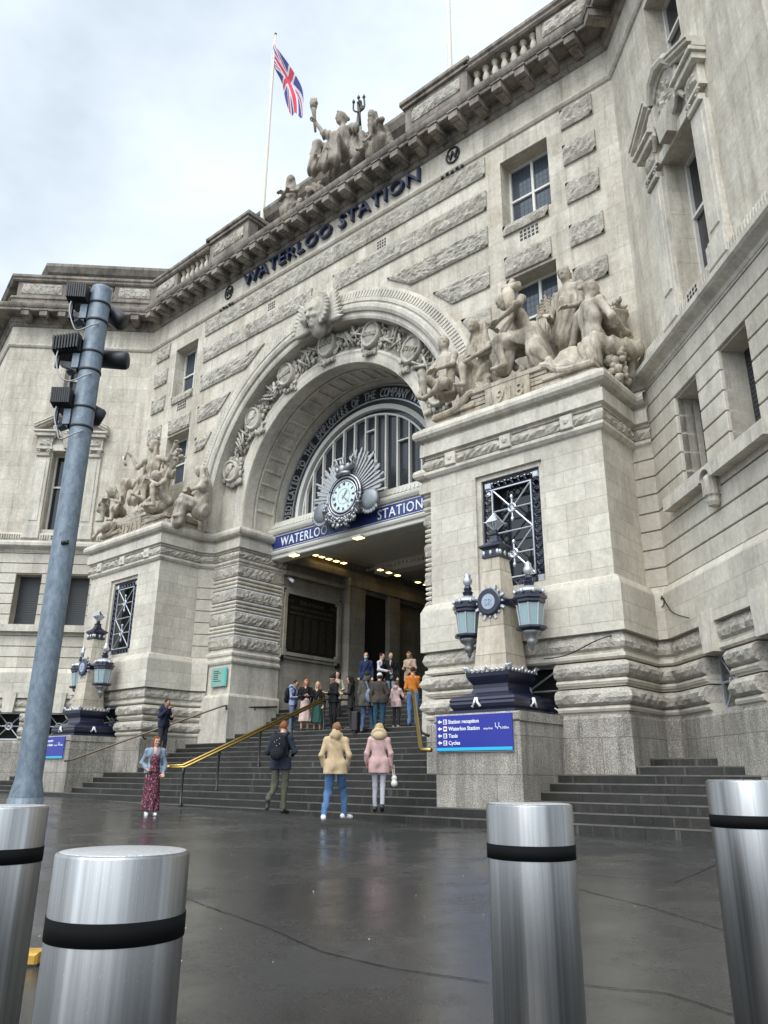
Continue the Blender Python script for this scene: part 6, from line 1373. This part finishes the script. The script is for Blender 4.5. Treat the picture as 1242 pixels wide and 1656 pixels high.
# man in the beige coat
q = ground(540, 1329, 1165, 1.8)
person('man in a beige hooded coat, blue jeans and white trainers, walking toward the steps', q, AW, 1.8, joints(**{**WALK, 'kneeL': (-.13, .10, .5), 'ankL': (-.17, -.14, .11), 'toeL': (-.18, .0, .03), 'kneeR': (.12, .26, .56), 'ankR': (.15, .34, .12), 'toeR': (.24, .43, .07), 'head': (0, .06, 1.60), 'elL': (-.265, -.07, 1.13), 'wrL': (-.21, .07, .93), 'elR': (.265, -.07, 1.13), 'wrR': (.21, .07, .93)}), hair=('short', (.20, .11, .06)), top=(('beige_coat', (.46, .345, .215)), .80, 1.10), bottom=('trousers', (.075, .145, .27), 1.12), shoes=(.7, .7, .7), hood=True)
# woman in the pink parka
q = ground(612, 1313, 1168, 1.68)
pw = person('woman in a pale pink fur hooded parka, grey leggings and black ankle boots', q, AW, 1.68, joints(kneeL=(-.08, .05, .5), ankL=(-.075, .02, .09), toeL=(-.08, .15, .03), kneeR=(.08, .02, .5), ankR=(.08, -.12, .13), toeR=(.08, -.02, .03), elL=(-.26, -.02, 1.13), wrL=(-.24, .10, .90), elR=(.26, -.02, 1.13), wrR=(.25, .06, .88)), hair=('bob', (.42, .30, .15)), top=(('pink_parka', (.50, .33, .315)), .74, 1.08), bottom=('trousers', (.36, .36, .39), .80), shoes=(.012, .012, .012))
def fur(t):
    S = Solid(.014)
    for i in range(16):
        a = R_(-30+i*16); S.ell((.125*math.cos(a), -.045-.02*math.sin(a), 1.50+.10*math.sin(a)), (.045, .05, .045), None, .015)
    S.ell((0, -.09, 1.47), (.12, .08, .09), None, .03)
    S.mesh('fur_hood', cloth('hood_fur', (.44, .34, .22), .5), t, lambda v: v*.96, foldamp=.01)
fur(pw)
def hbag(t, off):
    bag_part(t, off, 'pouch', cloth('white_leather', (.62, .58, .55), .05), [('c', (.30, .06, .62), (.30, .16, .62), .055, .055, .03), ('c', (.30, .05, .52), (.30, .18, .52), .065, .065, .03)])
    S = Solid(.01); S.chain([(.28, .08, .66), (.26, .09, .86), (.29, .12, .86), (.31, .15, .66)], [.012]*4, .004); S.mesh('strap', cloth('white_leather', (.62, .58, .55), .05), t, lambda v: v-off)
held('handbag', 'small white handbag hanging from the hand of the woman in the pink parka', 'bag', pw, (.3, .1, .45), hbag)
# man with the backpack
q = ground(450, 1316, 1163, 1.76)
bm_ = person('ginger haired man in a navy jacket and olive trousers, one foot lifted behind him', q, R_(30), 1.76, joints(kneeR=(.09, .05, .5), ankR=(.10, -.0, .09), toeR=(.13, .13, .03), kneeL=(-.10, .0, .48), ankL=(-.12, -.30, .26), toeL=(-.12, -.32, .11), chest=(0, .04, 1.29), neck=(0, .04, 1.46), head=(0, .10, 1.60), elL=(-.285, -.03, 1.13), wrL=(-.18, .17, 1.06), elR=(.285, -.03, 1.13), wrR=(.18, .17, 1.06)), hair=('short', (.22, .085, .035)), top=(('navy_jacket', (.022, .028, .045)), .80, 1.05), bottom=('trousers', (.075, .078, .055), 1.0), shoes=(.015, .012, .01))
backpack(bm_, 'black backpack with silver beads on the back of the ginger haired man', (.012, .013, .018))
# woman in the floral dress
def floral():
    m, t, b = new_mat('floral_cloth'); o = objc(t); v = N(t, 'ShaderNodeTexVoronoi'); v.inputs['Scale'].default_value = 26; t.links.new(o, v.inputs['Vector'])
    c = mix(t, ramp(t, v.outputs['Distance'], .25, .42, (1, 1, 1, 1), (0, 0, 0, 1)), (.035, .008, .018), (.30, .04, .09)); c = mix(t, ramp(t, noise(t, o, 34, 2), .60, .64), c, (.42, .22, .24)); t.links.new(c, b.inputs['Base Color']); b.inputs['Roughness'].default_value = .8; return m
MF = floral(); q = ground(241, 1319, 1188, 1.68)
fw = person('woman in a long red floral dress, pale denim jacket and white trainers', q, R_(-112), 1.68, joints(head=(.0, .02, 1.60), face=(-.1, 1, -.15), elL=(-.25, -.02, 1.11), wrL=(-.20, .10, .90), elR=(.28, -.06, 1.13), wrR=(.17, .08, 1.00), ankL=(-.08, 0, .09), ankR=(.08, .04, .09), toeL=(-.10, .15, .03), toeR=(.10, .2, .03)), hair=('long', (.16, .06, .03)), top=(('denim_jacket', (.20, .26, .32)), .90, 1.04), bottom=('skirt', MF, .10), shoes=(.7, .7, .7), face=True)
S = Solid(.013); S.ell((0, .065, 1.18), (.115, .105, .17)); S.ell((0, .05, .98), (.14, .115, .16)); S.mesh('dress_front', MF, fw, lambda v: v*.96)
S = Solid(.012); S.ell((0, .075, 1.36), (.055, .062, .11)); S.mesh('neckline', SKIN['light'], fw, lambda v: v*.96)
# man on the steps with a phone
q = ground(268, 1215, 1129, 1.76)
q = on_floor(269, 1129, RI*max(1, math.floor((q.y-Y0)/TR)+1), 1.76)
person('man in a navy hoodie standing by the wall handrail, looking at his phone', q, R_(-80), 1.76, joints(head=(0, .06, 1.59), face=(0, 1, -.55), elL=(-.24, .05, 1.14), wrL=(-.05, .28, 1.16), elR=(.25, .04, 1.16), wrR=(.06, .22, 1.42)), hair=('short', (.03, .02, .015)), top=(('navy_hoodie', (.018, .022, .045)), .86, 1.1), bottom=('trousers', (.03, .032, .04), 1.05), shoes=(.03, .03, .03), face=True, hood=True, skin='tan')
# crowd on the landing
T1 = RI*14; T2 = T1+RI*6
PHN = dict(head=(0, .06, 1.59), face=(0, 1, -.5), elL=(-.23, .03, 1.13), wrL=(-.06, .26, 1.14), elR=(.23, .03, 1.13), wrR=(.07, .26, 1.15))
def stand(px, Y, z):
    a, b = 900., 1400.
    for _ in range(60):
        m = (a+b)/2; q = at(px, m, Y)
        if q.z > z: a = m
        else: b = m
    q = at(px, (a+b)/2, Y); return Vector((q.x, q.y, z))
def crowd(px, Y, h, rz, label, J=None, z=T1, **k): return person(label, stand(px, Y, z), R_(rz), h, joints(**(J or {})), fine=1.3, **k)
c1 = crowd(472, 17.95, 1.75, -70, 'man in a pale blue hooded top and jeans, reading by the porch wall', PHN, top=(('blue_top', (.22, .27, .42)), .86, 1.05), bottom=('trousers', (.12, .15, .2), 1.1), shoes=(.1, .1, .1), face=True, hood=True, skin='tan')
backpack(c1, 'black backpack on the man in the pale blue top', (.012, .012, .015))
crowd(492, 17.7, 1.70, -125, 'ginger haired woman in a black jacket over a long pale pink skirt', PHN, hair=('long', (.32, .13, .045)), top=(('black_jacket', (.014, .013, .014)), .98, 1.0), bottom=('skirt', (.50, .37, .33), .32), shoes=(.03, .03, .03), face=True)
crowd(512, 18.05, 1.62, -150, 'blonde woman in a dark jacket and long green skirt', dict(face=(-.3, 1, -.1)), hair=('long', (.46, .30, .14)), top=(('dark_jacket', (.016, .017, .018)), .95, .98), bottom=('skirt', (.03, .085, .07), .30), shoes=(.03, .03, .03), face=True)
crowd(538, 17.75, 1.75, 165, 'man in a black cap, black jacket and black trousers holding a phone', PHN, hair=('cap', (.012, .012, .013)), top=(('black_coat', (.012, .012, .013)), .84, 1.1), bottom=('trousers', (.012, .012, .014), 1.0), face=True, skin='tan')
crowd(543, 18.75, 1.70, -110, 'curly dark haired woman in a cream coat, behind the man in the black cap', dict(face=(.2, 1, -.1), elL=(-.24, .06, 1.14), wrL=(-.1, .26, 1.08)), z=T1+RI*2, hair=('curly', (.02, .014, .01)), top=(('cream_coat', (.42, .39, .29)), .72, 1.04), bottom=('trousers', (.03, .03, .03), .9), face=True)
crowd(567, 17.7, 1.66, 120, 'black haired woman in a long dark coat bent over her phone', PHN, hair=('bob', (.012, .01, .01)), top=(('dark_coat', (.022, .021, .021)), .66, 1.0), bottom=('trousers', (.03, .03, .03), .9), face=True)
g = crowd(592, 17.25, 1.82, 30, 'tall man in a dark grey hooded coat and jeans, seen from behind', {**WALK}, z=RI*13, hair=('short', (.03, .024, .02)), top=(('grey_coat', (.075, .07, .062)), .74, 1.1), bottom=('trousers', (.06, .09, .16), 1.05), shoes=(.12, .08, .05), hood=True)
def case(t, off):
    m = MB(); o = off; m.fbox(Frame((-.32-o[0], .0-o[1], -o[2]), (1, 0), (0, -1)), -.10, .10, -.18, .18, .06, .62, .03); m.build('shell', plain('dark_suitcase', (.02, .012, .014), .5), None).parent = t
    m = MB(); m.tube([(-.38-o[0], 0-o[1], .6-o[2]), (-.38-o[0], -o[1], .95-o[2]), (-.27-o[0], -o[1], .95-o[2]), (-.27-o[0], -o[1], .6-o[2])], .014, 6); m.build('pull_handle', M_BLACK, None).parent = t
    for e in (-.14, .14): m = MB(); m.ball((-.32-o[0], e-o[1], .035-o[2]), .035, 8); m.build('wheel', M_BLACK, None).parent = t
held('suitcase', 'dark wheeled suitcase pulled by the man in the grey coat', 'suitcase', g, (-.32, 0, 0), case)
def sling(t, off): bag_part(t, off, 'bag', cloth('grey_blue_cloth', (.16, .19, .25)), [('e', (.13, -.21, 1.06), (.13, .08, .2), None, .03, .6)]); S = Solid(.014); S.chain([(.1, -.2, 1.24), (.02, -.16, 1.46), (-.1, -.02, 1.49)], [.02]*3); S.mesh('strap', cloth('grey_blue_cloth', (.16, .19, .25)), t, lambda v: v-off)
held('shoulder_bag', 'grey blue bag slung on the back of the man in the grey coat', 'bag', g, (.13, -.2, .9), sling)
crowd(613, 17.2, 1.72, 32, 'stocky man in a white cap and dark brown jacket, seen from behind', dict(elL=(-.27, -.02, 1.13), elR=(.27, -.02, 1.13)), z=RI*13, hair=('cap', (.62, .60, .57)), top=(('brown_jacket', (.058, .048, .040)), .84, 1.22), bottom=('trousers', (.02, .06, .09), 1.15))
crowd(641, 17.8, 1.36, 10, 'girl in a pale pink hooded coat and dark leggings, seen from behind', dict(elR=(.26, .06, 1.16), wrR=(.3, .2, 1.0)), hair=('short', (.13, .07, .04)), top=(('pink_coat', (.52, .38, .37)), .76, 1.1), bottom=('trousers', (.03, .03, .035), .9), shoes=(.4, .26, .25), hood=True)
crowd(668, 17.55, 1.70, 25, 'woman in an orange top and blue jeans standing by the short brass rail', dict(elR=(.2, .06, 1.14), wrR=(.1, .25, 1.2)), hair=('bun', (.10, .045, .025)), top=(('orange_top', (.50, .165, .03)), .92, 1.0), bottom=('trousers', (.08, .15, .28), 1.12), shoes=(.02, .02, .02))
crowd(591, 19.8, 1.78, -145, 'man in a dark blue jacket wearing a pale blue face mask', dict(face=(0, 1, -.1)), z=T2, top=(('dark_blue_jacket', (.018, .03, .075)), .84, 1.06), bottom=('trousers', (.02, .02, .025), 1.0), face=True,
    extra=lambda root, J, s: Solid(.014).ell(J['head']+V3(0, .085, -.06), (.055, .04, .05)).mesh('face_mask', cloth('mask_cloth', (.25, .45, .55), .05), root, lambda v: v*s))
crowd(616, 20.1, 1.76, -75, 'waiter in white shirt sleeves and a black waistcoat, turned sideways', dict(elR=(.2, .0, 1.16), wrR=(.08, .3, 1.1)), z=T2, top=(('white_shirt', (.60, .60, .62)), .92, .98), bottom=('trousers', (.012, .012, .014), 1.0), face=True,
    extra=lambda root, J, s: Solid(.016).ell((0, .0, 1.26), (.155, .135, .24)).ell((0, 0, 1.02), (.165, .14, .14)).mesh('waistcoat', cloth('waistcoat_cloth', (.012, .012, .013)), root, lambda v: v*s))
def suit(root, J, s):
    Solid(.014).ell((0, .075, 1.28), (.055, .06, .17)).ell((0, .07, 1.05), (.06, .06, .14)).mesh('shirt', cloth('shirt_cloth', (.62, .61, .58), .05), root, lambda v: v*s)
    Solid(.012).cap((0, .135, 1.40), (0, .14, 1.08), .016, .026).mesh('tie', cloth('tie_cloth', (.02, .02, .024)), root, lambda v: v*s)
crowd(632, 20.4, 1.80, -140, 'bald man in a dark suit jacket, white shirt, tie and pale jeans', dict(head=(0, .07, 1.59), face=(-.1, 1, -.5)), z=T2, hair=(None,), top=(('suit_jacket', (.016, .016, .018)), .78, 1.08), bottom=('trousers', (.24, .30, .38), 1.05), face=True, extra=suit)
crowd(663, 20.1, 1.70, -165, 'long haired woman in a beige coat with her hands held together', PHN, z=T2, hair=('long', (.20, .11, .055)), top=(('camel_coat', (.42, .32, .24)), .70, 1.02), bottom=('trousers', (.05, .04, .04), .9), face=True)
